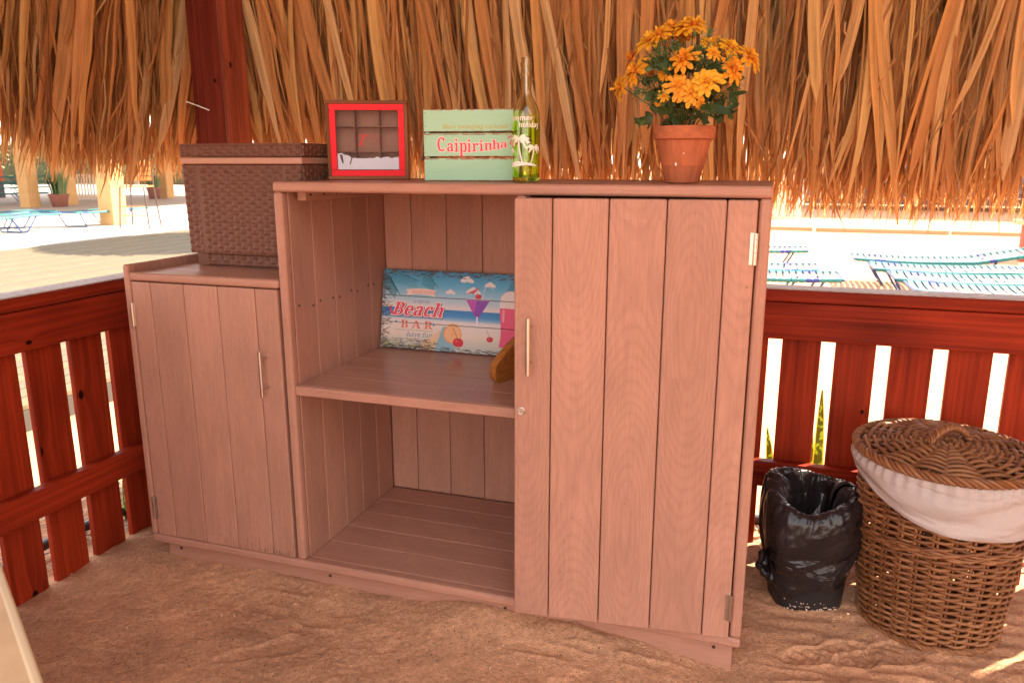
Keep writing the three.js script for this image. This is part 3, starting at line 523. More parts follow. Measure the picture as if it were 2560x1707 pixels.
// --- tea box
{
  const w = 0.262, h = 0.249, d = 0.07, t = group('tea_box', 'brown tea box with red frame and glass lid standing upright', 'box', [0.135, H, -0.34]);
  t.rotation.y = 0.36;
  const wood = redMat(21, [0.34, 0.125, 0.050], 0), red = std([0.90, 0.018, 0.028], 0.8), inner = std([0.30, 0.125, 0.07], 0.7);
  for (const [ww, hh, x, y] of [[w, 0.011, 0, 0.0055], [w, 0.011, 0, h - 0.0055], [0.011, h - 0.022, -w / 2 + 0.0055, h / 2], [0.011, h - 0.022, w / 2 - 0.0055, h / 2]]) part('case_side', bx(ww, hh, d, 0.0015), wood, t, [x, y, -d / 2]);
  part('back_panel', bx(w - 0.022, h - 0.022, 0.004, 0.0005), inner, t, [0, h / 2, -d + 0.004]);
  const iw = w - 0.022, ih = h - 0.022, fr = 0.019;
  for (const [ww, hh, x, y] of [[iw, fr, 0, 0.011 + fr / 2], [iw, fr, 0, h - 0.011 - fr / 2], [fr, ih - 2 * fr, -iw / 2 + fr / 2, h / 2], [fr, ih - 2 * fr, iw / 2 - fr / 2, h / 2]]) part('red_frame', bx(ww - 0.0004, hh - 0.0004, 0.008, 0.001), red, t, [x, y, -0.006]);
  for (const s of [-0.042, 0.037]) part('divider', bx(0.003, ih - 0.002, 0.040, 0.0005), wood, t, [s, h / 2, -0.042]);
  for (const s of [0.088, 0.168]) part('divider', bx(iw - 0.002, 0.003, 0.039, 0.0005), wood, t, [0, s, -0.042]);
  part('hinge', bx(0.03, 0.002, 0.012, 0.0005), darkScrew, t, [-0.085, h + 0.001, -0.02]); part('hinge', bx(0.03, 0.002, 0.012, 0.0005), darkScrew, t, [0.085, h + 0.001, -0.02]);
  const gw = iw - 2 * fr, gh = ih - 2 * fr;
  part('glass_pane', new THREE.PlaneGeometry(gw, gh), phy([1, 1, 1], 0.05, { transmission: 1, thickness: 0, specularIntensity: 0.12 }), t, [0, h / 2, -0.008]);
  const print = canvasTex(512, 512, (x, cw, ch) => {
    x.fillStyle = '#000'; x.fillRect(0, 0, cw, ch); x.fillStyle = '#fff'; x.beginPath(); x.moveTo(4, 512);
    for (let i = 0; i <= 60; i++) { const u = i / 60; x.lineTo(4 + u * 504, 378 + 26 * sstep(0, 0.35, u) + 18 * (vnoise(u * 17, 3, 5) - 0.5) + (u < 0.1 ? -12 : 0)); }
    x.lineTo(508, 506); x.lineTo(4, 506); x.fill();
    x.fillStyle = '#000'; x.beginPath(); x.moveTo(22, 374); x.lineTo(44, 380); x.lineTo(52, 455); x.lineTo(40, 450); x.fill(); x.beginPath(); x.moveTo(118, 400); x.lineTo(128, 402); x.lineTo(108, 462); x.lineTo(100, 460); x.fill();
  });
  part('frost_paint', new THREE.PlaneGeometry(gw, gh), std([0.62, 0.60, 0.66], 0.7, { alphaMap: print, transparent: true }), t, [0, h / 2, -0.0072]);
  const word = canvasTex(512, 512, (x, cw, ch) => { x.fillStyle = '#000'; x.fillRect(0, 0, cw, ch); x.fillStyle = '#ddd'; x.save(); x.transform(1, 0, -0.12, 1, 0, 0); x.font = 'italic bold 130px serif'; x.fillText('T', 190, 300); x.fillStyle = '#6a6a6a'; x.font = 'italic bold 100px serif'; x.fillText('e', 300, 276); x.fillText('a', 350, 276); x.restore(); x.fillStyle = '#777'; x.fillRect(160, 312, 30, 4); x.fillRect(372, 312, 90, 4); });
  part('painted_word', new THREE.PlaneGeometry(gw, gh), std([0.75, 0.03, 0.035], 0.7, { alphaMap: word, transparent: true }), t, [0, h / 2, -0.0066]);
}
// --- slatted crate
{
  const w = 0.285, h = 0.208, d = 0.11, c = group('slatted_crate', 'mint green slatted wooden crate with rope handle and pink lettering', 'crate', [0.522, H, -0.30]);
  c.rotation.y = 0.16; const mint = [0.35, 0.56, 0.38];
  const body = std(mint, 0.75), worn = std([0.30, 0.115, 0.065], 0.8);
  const face = canvasTex(1024, 640, (x, cw, ch) => {
    x.fillStyle = '#a3c9a6'; x.fillRect(0, 0, cw, ch);
    for (let k = 0; k < 900; k++) { x.fillStyle = `rgba(${k % 2 ? 190 : 130},${k % 2 ? 205 : 150},${k % 2 ? 170 : 120},0.10)`; x.fillRect(h2(k, 1, 3) * cw, h2(k, 2, 3) * ch, 20 + 120 * h2(k, 3, 3), 2); }
    x.fillStyle = '#96573f'; for (const yy of [0, 196, 220, 416, 438, 634]) for (let k = 0; k < 90; k++) x.fillRect(h2(k, yy, 1) * cw, yy + (yy % 200 < 60 ? 0 : -4) + 6 * h2(k, yy, 2) - 1, 10 + 30 * h2(k, yy, 4), 3 + 3 * h2(k, yy, 5));
    x.fillStyle = '#6b4a34'; for (const [a, b] of [[14, 30], [14, 150], [14, 250], [14, 390], [14, 480], [14, 600]]) { x.beginPath(); x.arc(a, b, 4, 0, 7); x.fill(); }
    x.fillStyle = '#b3a350'; x.font = 'bold 50px serif'; x.fillText('Most swinging cocktail', 165, 172);
    x.lineJoin = 'round'; const word = 'Caipirinha', hs = [190, 150, 168, 170, 160, 150, 138, 130, 118, 100], wd = [84, 68, 42, 68, 42, 62, 42, 68, 68, 62]; let X = 112;
    for (let k = 0; k < word.length; k++) { x.save(); const yb = 372 - 4 * k + 26 * Math.sin(k / 9 * Math.PI * 0.9); x.translate(X, Math.min(yb, 396)); x.scale(0.95, hs[k] / 120 * 0.92); x.font = 'bold 118px serif'; x.lineWidth = 9; x.strokeStyle = '#f3d3c6'; x.strokeText(word[k], 0, 0); x.fillStyle = '#e8455e'; x.fillText(word[k], 0, 0); x.restore(); X += wd[k] * 1.02; }
    x.strokeStyle = '#d8506a'; x.fillStyle = '#d8506a'; x.lineWidth = 12; x.lineCap = 'round'; x.beginPath(); x.moveTo(740, 262); x.quadraticCurveTo(752, 232, 772, 246); x.quadraticCurveTo(788, 268, 762, 290); x.quadraticCurveTo(744, 318, 790, 312); x.stroke();
    x.beginPath(); x.ellipse(822, 296, 46, 26, 0.1, 0, 7); x.fill(); x.lineWidth = 5; x.beginPath(); x.moveTo(818, 316); x.lineTo(828, 410); x.moveTo(838, 316); x.lineTo(846, 408); x.stroke();
  });
  const fm = std([1, 1, 1], 0.72, { map: face });
  const rows = [[0.145, 0.063, 0, 196 / 640], [0.0725, 0.066, 216 / 640, 420 / 640], [0.001, 0.0655, 436 / 640, 1]];
  for (const [y, hh, v0, v1] of rows) {
    const g = new THREE.BoxGeometry(w, hh, 0.009), uv = g.attributes.uv; for (let i = 16; i < 20; i++) uv.setXY(i, uv.getX(i) * 0.80, 1 - mix(v1, v0, uv.getY(i)));
    part('slat', g, [body, worn, worn, worn, fm, body], c, [0, y + hh / 2, d / 2 - 0.0045]);
    part('slat', bx(w, hh, 0.009, 0.002), body, c, [0, y + hh / 2, -d / 2 + 0.0045]);
  }
  for (const s of [-1, 1]) part('end_panel', bx(0.012, h - 0.006, d - 0.0185, 0.002), body, c, [s * (w / 2 - 0.008), h / 2, 0]);
  for (let k = 0; k < 4; k++) part('bottom_slat', bx(w - 0.03, 0.008, 0.020, 0.002), body, c, [0, 0.006, -0.035 + k * 0.0225]);
  const gb = new GB(), pts = []; for (let k = 0; k <= 40; k++) { const t = k / 40; pts.push(V(-w / 2 - 0.004 - 0.018 * Math.sin(Math.PI * t) - 0.001 * Math.sin(t * 150), 0.150 - 0.085 * Math.sin(Math.PI * t), -0.035 + 0.07 * t)); }
  for (let sI = 0; sI < 3; sI++) gb.tube(pts.map((p, k) => V(p.x + 0.0028 * Math.cos(k * 0.9 + sI * 2.1), p.y + 0.0028 * Math.sin(k * 0.9 + sI * 2.1), p.z)), 0.0034, 5);
  part('rope_handle', gb.build(), std([0.27, 0.13, 0.06], 0.95), c);
}
// --- bottle
{
  const b = group('glass_bottle', 'tall green tinted glass bottle with white palm print beside the crate', 'bottle', [0.722, H, -0.19]); b.scale.set(1.02, 1.04, 1.02);
  const pr = [[0.0, 0.004], [0.034, 0.001], [0.0385, 0.006], [0.0388, 0.05], [0.0388, 0.165], [0.0375, 0.182], [0.033, 0.198], [0.024, 0.214], [0.0165, 0.228], [0.0148, 0.24], [0.0143, 0.278], [0.0162, 0.281], [0.0162, 0.285], [0.0145, 0.287], [0.0145, 0.302], [0.0160, 0.304], [0.0160, 0.311], [0.0138, 0.313], [0.0135, 0.325], [0.0118, 0.326]];
  const inr = pr.slice(1).reverse().map(([r, y], i) => [Math.max(0.0005, r - 0.0028), i === 0 ? y - 0.0002 : Math.max(y, 0.012)]); const g = new THREE.LatheGeometry([...pr, ...inr, [0.0003, 0.012]].map(([r, y]) => new THREE.Vector2(r, y)), 48);
  const dye = tex(8, 256, (i, j) => { const y = j / 256 * 0.326, t = sstep(0.13, 0.20, y); return [mix(0.88, 0.98, t), mix(0.97, 0.985, t), mix(0.44, 0.92, t)]; }, 1, 1);
  { const uv = g.attributes.uv, p = g.attributes.position; for (let i = 0; i < p.count; i++) uv.setXY(i, uv.getX(i), p.getY(i) / 0.327); }
  part('glass', g, phy([1, 1, 1], 0.04, { map: dye, transmission: 1, thickness: 0.003, ior: 1.45 }), b);
  const print = canvasTex(512, 1024, (x, cw, ch) => {
    x.fillStyle = '#000'; x.fillRect(0, 0, cw, ch); x.fillStyle = '#fff'; x.strokeStyle = '#fff';
    x.font = 'bold 96px sans-serif'; x.save(); x.translate(6, 112); x.scale(0.98, 1.35); x.fillText('summer', 0, 0); x.restore(); x.save(); x.translate(190, 232); x.scale(0.86, 1.35); x.fillText('holiday', 0, 0); x.restore();
    const palm = (px, py, s, base, bx0) => {
      x.lineWidth = 16 * s; x.beginPath(); x.moveTo(px, py); x.quadraticCurveTo(px - 4 * s, (py + base) / 2, bx0, base); x.stroke();
      for (let k = 0; k < 9; k++) { const a = -2.9 + k * 0.72 * 0.9, L = (120 + 30 * h2(k, 3, 2)) * s, ex = px + Math.cos(a) * L, ey = py + Math.sin(a) * L * 0.7 + 40 * s; x.beginPath(); x.moveTo(px, py); x.quadraticCurveTo((px + ex) / 2, Math.min(py, ey) - 42 * s, ex, ey); for (let m = 0; m < 5; m++) { const t = 1 - (m + 0.5) / 5; x.lineTo(mix(px, ex, t), mix(py, ey, t) + 30 * s * (m % 2 ? 1 : 0.1)); } x.closePath(); x.fill(); }
    };
    palm(190, 420, 1.35, 880, 250); palm(400, 580, 1.0, 880, 350); palm(40, 630, 0.65, 880, 60);
    x.beginPath(); x.moveTo(10, 900); x.quadraticCurveTo(120, 800, 260, 850); x.quadraticCurveTo(400, 860, 470, 930); x.lineTo(300, 905); x.lineTo(20, 950); x.fill();
  });
  const sg = new THREE.CylinderGeometry(0.0394, 0.0394, 0.150, 40, 1, true, -0.18 - 1.35, 2.7); 
  part('white_print', at(sg, 0, 0.103, 0, 0, 0.30, 0), std([0.86, 0.76, 0.62], 0.6, { alphaMap: print, transparent: true }), b);
}
// --- potted flowers
{
  const f = group('flower_pot', 'terracotta pot of yellow orange daisy flowers on the cabinet top', 'potted plant', [1.158, H, -0.235]);
  const clay = std([0.54, 0.145, 0.052], 0.85, { map: tex(256, 256, (i, j) => { const k = 0.84 + 0.3 * (fbm(i / 40, j / 40, 4, 6) - 0.4) + 0.06 * h2(i, j, 8); return [k, k, k]; }, 0.2, 0.2) });
  const pr = [[0.001, 0], [0.043, 0], [0.0465, 0.003], [0.0725, 0.112], [0.0735, 0.1145], [0.081, 0.1155], [0.0825, 0.118], [0.0835, 0.147], [0.082, 0.150], [0.076, 0.150], [0.0745, 0.146], [0.070, 0.125], [0.001, 0.120]];
  part('pot', new THREE.LatheGeometry(pr.map(([r, y]) => new THREE.Vector2(r, y)), 56), clay, f);
  part('soil', at(cyl(0.069, 0.069, 0.006, 32), 0, 0.131, 0), std([0.05, 0.035, 0.025], 1), f);
  const chip = std([0.85, 0.75, 0.66], 0.8); { const a = new THREE.SphereGeometry(0.0035, 8, 6); a.scale(0.8, 1.3, 0.3); part('paint_chip', a, chip, f, [-0.012, 0.050, 0.0570]); const b = new THREE.SphereGeometry(0.0018, 8, 6); part('paint_chip', b, chip, f, [0.008, 0.078, 0.0640]); }
  const r = rngOf(19), q = (a, b) => a + (b - a) * r();
  const petalTex = tex(64, 128, (i, j) => { const t = j / 128; const st = 0.92 + 0.16 * (vnoise(i / 5, j / 40, 4) - 0.5); return [0.97 * st, mix(0.45, 0.70, sstep(0.0, 0.42, t)) * st, 0.03]; }, 1, 1);
  const petalMats = [[1, 1, 1], [1, 0.88, 1], [1, 0.78, 0.8]].map((c) => phy(c, 0.7, { map: petalTex, transmission: 0.12, thickness: 0 }));
  const green = [[0.055, 0.105, 0.022], [0.085, 0.14, 0.03], [0.04, 0.075, 0.02]].map((c) => phy(c, 0.55, { transmission: 0.2, thickness: 0 }));
  // photo places of the heads: [x, y] from the pot axis in metres, depth, size, tilt
  const heads = [[-0.165, 0.255, 0.03, 0.034], [-0.125, 0.292, 0.05, 0.036], [-0.145, 0.335, -0.02, 0.034], [-0.095, 0.372, 0.02, 0.035], [-0.068, 0.385, 0.04, 0.034], [-0.045, 0.402, -0.01, 0.034], [-0.01, 0.404, 0.0, 0.036], [0.012, 0.407, 0.01, 0.034], [0.001, 0.312, 0.10, 0.037], [0.052, 0.360, 0.02, 0.022], [0.07, 0.327, 0.09, 0.018], [0.075, 0.362, 0.0, 0.026], [0.105, 0.345, 0.03, 0.028], [0.152, 0.322, 0.0, 0.036], [0.115, 0.292, 0.05, 0.036], [0.062, 0.255, 0.115, 0.039], [0.025, 0.232, 0.11, 0.034], [-0.008, 0.247, 0.11, 0.034], [-0.045, 0.226, 0.10, 0.016], [-0.047, 0.283, 0.07, 0.02], [0.048, 0.203, 0.105, 0.014], [-0.062, 0.212, 0.07, 0.011], [-0.02, 0.388, -0.06, 0.032], [0.09, 0.33, -0.08, 0.03], [-0.1, 0.3, -0.09, 0.03]];
  const stemGB = new GB();
  heads.forEach(([x, y, z, s], k) => {
    s *= 1.0 + 0.22 * h2(k, 5, 3); const pos = V(x * 1.02, y * 0.985, z), dir = V(x * 1.5, (y - 0.25) * 1.3 + 0.02, z + 0.13).normalize(); dir.x += q(-0.25, 0.25); dir.y += q(-0.2, 0.3); dir.normalize();
    stemGB.tube([V(x * 0.15, 0.14, z * 0.2), V(x * 0.55, 0.14 + (y - 0.14) * 0.55, z * 0.6), pos.clone().addScaledVector(dir, -0.006)], 0.0016, 5);
    const fl = new GB(), qd = new THREE.Quaternion().setFromUnitVectors(V(0, 0, 1), dir);
    for (const [n, rad, lift, w] of [[10, 1.05, 0.10, 0.40], [9, 0.8, 0.35, 0.36], [7, 0.52, 0.62, 0.28], [5, 0.3, 0.8, 0.2]]) {
      const o = q(0, 6);
      for (let i = 0; i < n; i++) {
        const a = o + i / n * 6.283 + q(-0.14, 0.14), L = s * rad * q(0.85, 1.12), up = lift * q(0.6, 1.3), pts = [];
        for (let m = 0; m <= 4; m++) { const t = m / 4, rho = L * (0.12 + 0.88 * t), h = s * (0.16 + up * t - 0.34 * up * t * t * t - 0.22 * (1 - lift) * t * t); pts.push(V(Math.cos(a) * rho, Math.sin(a) * rho, h).applyQuaternion(qd).add(pos)); }
        const nn = V(-Math.cos(a) * up, -Math.sin(a) * up, 1).applyQuaternion(qd).normalize(); const st = fl.p.length / 3;
        fl.ribbon(pts, (t) => s * w * (t < 0.75 ? 0.35 + 0.75 * t : 0.91 * Math.sqrt(clamp(1 - ((t - 0.75) / 0.27) ** 2))), nn, -0.25, null);
        for (let m = 0; m <= 4; m++) for (let e = 0; e < 3; e++) fl.u[(st + m * 3 + e) * 2 + 1] = m / 4;
      }
    }
    const fm = part('flower', fl.build(), petalMats[k % 3], f);
    const ctr = new THREE.SphereGeometry(s * 0.17, 10, 8); part('flower_centre', ctr, std([0.55, 0.19, 0.012], 0.9), fm, pos.clone().addScaledVector(dir, s * 0.26).toArray());
  });
  part('stems', stemGB.build(), green[0], f);
  // broad lobed leaves
  for (let k = 0; k < 74; k++) {
    const a = q(0, 6.283), rad = q(0.02, 0.115), y = q(0.15, 0.325), s = q(0.028, 0.052), gb = new GB(), out = V(Math.cos(a), q(-0.5, 0.6), Math.sin(a)).normalize(), qd = new THREE.Quaternion().setFromUnitVectors(V(0, 1, 0), out), c0 = V(Math.cos(a) * rad, y, Math.sin(a) * rad);
    const o = gb.v(c0.x, c0.y, c0.z); const ring = []; for (let i = 0; i <= 14; i++) { const t = (i / 14 - 0.5) * 5.0, lob = 0.75 + 0.3 * Math.cos(t * 3.2), p = V(Math.sin(t) * s * 0.55 * lob, s * (0.45 + 0.55 * Math.cos(t)) * lob, 0.012 * Math.sin(t * 2) + 0.006).applyQuaternion(qd).add(c0); ring.push(gb.v(p.x, p.y, p.z)); }
    for (let i = 0; i < 14; i++) gb.tri(o, ring[i], ring[i + 1]); part('leaf', gb.build(), green[k % 3], f);
  }
  // needle-like filler
  const nd = new GB();
  for (let k = 0; k < 230; k++) { const a = q(0, 6.283), e = q(-0.3, 1.4), R = q(0.05, 0.145), c0 = V(Math.cos(a) * Math.cos(e) * R, 0.25 + Math.sin(e) * R * 0.95, Math.sin(a) * Math.cos(e) * R); for (let i = 0; i < 9; i++) { const d = V(Math.cos(a) + q(-0.9, 0.9), Math.sin(e) + q(-0.7, 0.9), Math.sin(a) + q(-0.9, 0.9)).normalize(), L = q(0.015, 0.036); nd.ribbon([c0, c0.clone().addScaledVector(d, L * 0.5), c0.clone().addScaledVector(d, L).add(V(0, -0.004, 0))], (t) => 0.0024 * (1 - 0.6 * t), V(0.3, 0.4, 0.85), 0.2, null); } }
  const nm = part('needle_foliage', nd.build(), green[1], f); nm.userData.kind = 'stuff';
}
// --- printed plaque on the shelf
{
  const w = 0.60, h = 0.295, p = group('printed_plaque', 'distressed wooden beach bar plaque leaning at the back of the shelf', 'sign', [0.036 + w / 2, 0.7055, -0.568]);
  p.rotation.x = -0.175; p.rotation.y = 0.005;
  const art = canvasTex(2048, 1007, (x, cw, ch) => {
    const g = x.createLinearGradient(0, 0, 0, ch); g.addColorStop(0, '#3f8fb4'); g.addColorStop(0.16, '#5fb0d6'); g.addColorStop(0.33, '#a9cfe0'); g.addColorStop(0.46, '#e6dcd8'); g.addColorStop(0.475, '#e6dcd8'); g.addColorStop(0.48, '#3f86c4'); g.addColorStop(0.56, '#4f97cf'); g.addColorStop(0.60, '#9cc0da'); g.addColorStop(0.63, '#e8e0dc'); g.addColorStop(0.8, '#ead9c8'); g.addColorStop(1, '#b9c4b8'); x.fillStyle = g; x.fillRect(0, 0, cw, ch);
    x.fillStyle = '#e9e2da'; const cloud = (a, b, s) => { for (const [i, j, k] of [[0, 0, 30], [32, -14, 34], [66, 2, 28], [-28, 8, 20], [96, 12, 18]]) { x.beginPath(); x.arc(a + i * s, b + j * s, k * s, 0, 7); x.fill(); } };
    cloud(1110, 100, 1.1); cloud(905, 262, 0.8); cloud(1195, 240, 1.2); cloud(1420, 150, 0.9);
    const frond = (fx, fy, a0, L, col) => { x.strokeStyle = col; for (let k = 0; k < 26; k++) { const t = k / 26, px = fx + Math.cos(a0) * L * t, py = fy + Math.sin(a0) * L * t; x.lineWidth = 5; for (const s of [-1, 1]) { x.beginPath(); x.moveTo(px, py); const a = a0 + s * 0.75; x.quadraticCurveTo(px + Math.cos(a) * 50, py + Math.sin(a) * 50, px + Math.cos(a + 0.25) * 120 * (1 - t * 0.5), py + Math.sin(a + 0.25) * 120 * (1 - t * 0.5) + 30); x.stroke(); } } };
    frond(10, 60, 0.9, 300, 'rgba(28,92,100,0.8)'); frond(60, 20, 0.3, 420, 'rgba(40,110,120,0.55)'); frond(560, 30, 0.8, 220, 'rgba(50,130,140,0.6)'); frond(1850, 60, 2.2, 330, 'rgba(40,100,115,0.75)'); frond(2000, 40, 1.8, 300, 'rgba(34,90,105,0.7)');
    x.fillStyle = '#f0d9cc'; x.beginPath(); x.moveTo(318, 258); x.quadraticCurveTo(520, 214, 740, 250); x.lineTo(716, 288); x.lineTo(735, 335); x.quadraticCurveTo(520, 285, 330, 330); x.lineTo(350, 292); x.fill();
    x.fillStyle = '#e8877a'; x.font = 'italic 78px serif'; x.fillText('welcome', 398, 302);
    x.fillStyle = '#8e86b8'; x.font = '60px serif'; x.fillText('tropical', 430, 412);
    x.save(); x.transform(1, 0, -0.12, 1, 0, 0); x.font = 'italic bold 232px serif'; x.lineJoin = 'round'; x.lineWidth = 30; x.strokeStyle = '#4a4f77'; x.strokeText('Beach', 208, 588); x.lineWidth = 24; x.strokeStyle = '#f5e3dc'; x.strokeText('Beach', 200, 580); x.fillStyle = '#e8475f'; x.fillText('Beach', 200, 580); x.restore();
    x.strokeStyle = '#e8475f'; x.lineWidth = 26; x.beginPath(); x.arc(180, 500, 62, -2.6, 1.2, true); x.stroke();
    x.fillStyle = '#e9745f'; x.font = 'bold 150px serif'; x.save(); x.translate(265, 735); x.scale(1.12, 0.85); x.fillText('B A R', 0, 0); x.restore(); x.fillStyle = '#ead9cf'; x.fillRect(250, 678, 420, 7); x.fillStyle = '#5d88b8'; x.beginPath(); x.arc(205, 665, 12, 0, 7); x.arc(725, 680, 12, 0, 7); x.fill();
    x.fillStyle = '#55505e'; x.fillRect(150, 600, 600, 3); x.fillRect(200, 760, 520, 3);
    x.fillStyle = '#4a8aa8'; x.font = 'italic 84px serif'; x.fillText('\u00B7have fun\u00B7', 330, 845);
    x.fillStyle = '#8fb9c4'; x.beginPath(); x.moveTo(740, 1007); x.lineTo(850, 690); x.lineTo(1010, 690); x.lineTo(1010, 1007); x.fill();
    x.fillStyle = '#ecc9a4'; x.beginPath(); x.moveTo(560, 940); x.lineTo(740, 790); x.lineTo(840, 720); x.lineTo(740, 1007); x.lineTo(560, 1007); x.fill();
    x.fillStyle = '#efa765'; x.beginPath(); x.arc(985, 775, 122, 0, 7); x.fill(); x.fillStyle = '#f4bd8b'; x.beginPath(); x.arc(985, 775, 104, 0, 7); x.fill(); x.strokeStyle = '#efa765'; x.lineWidth = 5; for (let k = 0; k < 10; k++) { x.beginPath(); x.moveTo(985, 775); x.lineTo(985 + 102 * Math.cos(k * 0.628), 775 + 102 * Math.sin(k * 0.628)); x.stroke(); }
    const cherry = (a, b, s) => { x.fillStyle = '#d4313c'; x.beginPath(); x.arc(a - 10 * s, b, 44 * s, 0, 7); x.arc(a + 14 * s, b, 44 * s, 0, 7); x.fill(); x.fillStyle = '#ee7a78'; x.beginPath(); x.arc(a - 18 * s, b - 14 * s, 10 * s, 0, 7); x.fill(); x.strokeStyle = '#6b4640'; x.lineWidth = 5 * s; x.beginPath(); x.moveTo(a, b - 30 * s); x.quadraticCurveTo(a - 30 * s, b - 90 * s, a - 62 * s, b - 150 * s); x.stroke(); };
    cherry(1062, 880, 1.25); cherry(1478, 812, 0.75); cherry(1300, 300, 0.7);
    x.fillStyle = '#8d4cb0'; x.beginPath(); x.moveTo(1140, 335); x.lineTo(1455, 335); x.lineTo(1335, 530); x.quadraticCurveTo(1297, 570, 1260, 530); x.fill(); x.fillStyle = '#c457b8'; x.beginPath(); x.moveTo(1140, 335); x.lineTo(1290, 335); x.lineTo(1262, 480); x.lineTo(1240, 500); x.fill(); x.fillStyle = '#f0e6ea'; x.fillRect(1288, 545, 22, 130); x.fillStyle = '#e4d4e4'; x.fillRect(1130, 326, 336, 12);
    x.fillStyle = '#cf4a68'; x.beginPath(); x.moveTo(1140, 270); x.lineTo(1330, 175); x.lineTo(1240, 262); x.fill(); x.strokeStyle = '#dcd2cc'; x.lineWidth = 9; x.beginPath(); x.moveTo(1350, 340); x.lineTo(1400, 130); x.lineTo(1500, 210); x.stroke();
    x.fillStyle = '#f0e2dc'; x.beginPath(); x.arc(1720, 340, 130, 0, 7); x.fill(); x.fillRect(1588, 330, 262, 110); x.fillStyle = '#ef5d80'; x.beginPath(); x.moveTo(1588, 420); x.lineTo(1852, 420); x.bezierCurveTo(1852, 620, 1800, 640, 1810, 900); x.lineTo(1600, 900); x.bezierCurveTo(1640, 640, 1588, 600, 1588, 420); x.fill(); x.fillStyle = '#f7a0b0'; x.fillRect(1622, 440, 30, 150);
    // worn edges
    for (let k = 0; k < 1500; k++) { const e = h2(k, 1, 9), side = k % 4, dd = Math.pow(h2(k, 2, 9), 2.4); x.fillStyle = h2(k, 3, 9) > 0.4 ? 'rgba(52,40,44,0.8)' : side === 3 ? 'rgba(190,190,110,0.75)' : 'rgba(120,90,84,0.7)'; const L = 10 + 70 * h2(k, 4, 9); if (side === 0) x.fillRect(e * cw, dd * 80, L, 4 + 5 * h2(k, 5, 9)); if (side === 1) x.fillRect(dd * 110, e * ch, L * 0.6, 4 + 4 * h2(k, 5, 9)); if (side === 2) x.fillRect(e * cw, ch - dd * 60, L, 4 + 4 * h2(k, 5, 9)); if (side === 3) x.fillRect(e * cw * 0.36, ch - 30 - dd * 110, L, 5); }
    for (let k = 0; k < 700; k++) { x.fillStyle = 'rgba(235,228,222,0.16)'; x.fillRect(h2(k, 6, 9) * cw, h2(k, 7, 9) * ch, 30 + 160 * h2(k, 8, 9), 2); }
  });
  const fm = std([0.92, 0.86, 0.86], 0.6, { map: art }), edge = std([0.07, 0.045, 0.04], 0.9);
  for (let k = 0; k < 3; k++) { const hh = h / 3 - 0.0022, g = new THREE.BoxGeometry(w, hh, 0.014), uv = g.attributes.uv; for (let i = 16; i < 20; i++) uv.setY(i, (k + uv.getY(i)) / 3); part('board', g, [edge, edge, edge, edge, fm, edge], p, [0, h / 3 * (k + 0.5), 0]); }
}
// --- wooden paddle
{
  const s = new THREE.Shape(); s.moveTo(-0.05, 0.0); s.bezierCurveTo(-0.065, 0.05, -0.055, 0.14, -0.02, 0.20); s.lineTo(-0.015, 0.30); s.lineTo(0.015, 0.30); s.lineTo(0.02, 0.20); s.bezierCurveTo(0.055, 0.14, 0.065, 0.05, 0.05, 0.0); s.quadraticCurveTo(0, -0.045, -0.05, 0.0);
  const g = new THREE.ExtrudeGeometry(s, { depth: 0.016, bevelEnabled: true, bevelSize: 0.004, bevelThickness: 0.004, bevelSegments: 3, curveSegments: 16 }); g.center(); meterUV(g, 1, 0.1, 0.2);
  const m = thing('wooden_paddle', 'small wooden paddle lying tilted on the shelf behind the door', 'paddle', g, plankMat(31, [0.40, 0.14, 0.030], 0.5, 0.25), [0.735, 0.800, -0.335]);
  { const ya = V(0.42, 0.62, -0.62).normalize(), zn = V(0.80, -0.30, 0.45), xa = V(0, 0, 0).crossVectors(ya, zn).normalize(); zn.crossVectors(xa, ya); m.quaternion.setFromRotationMatrix(new THREE.Matrix4().makeBasis(xa, ya, zn)); m.position.set(0.612, 0.722, -0.235).addScaledVector(ya, 0.155); }
}

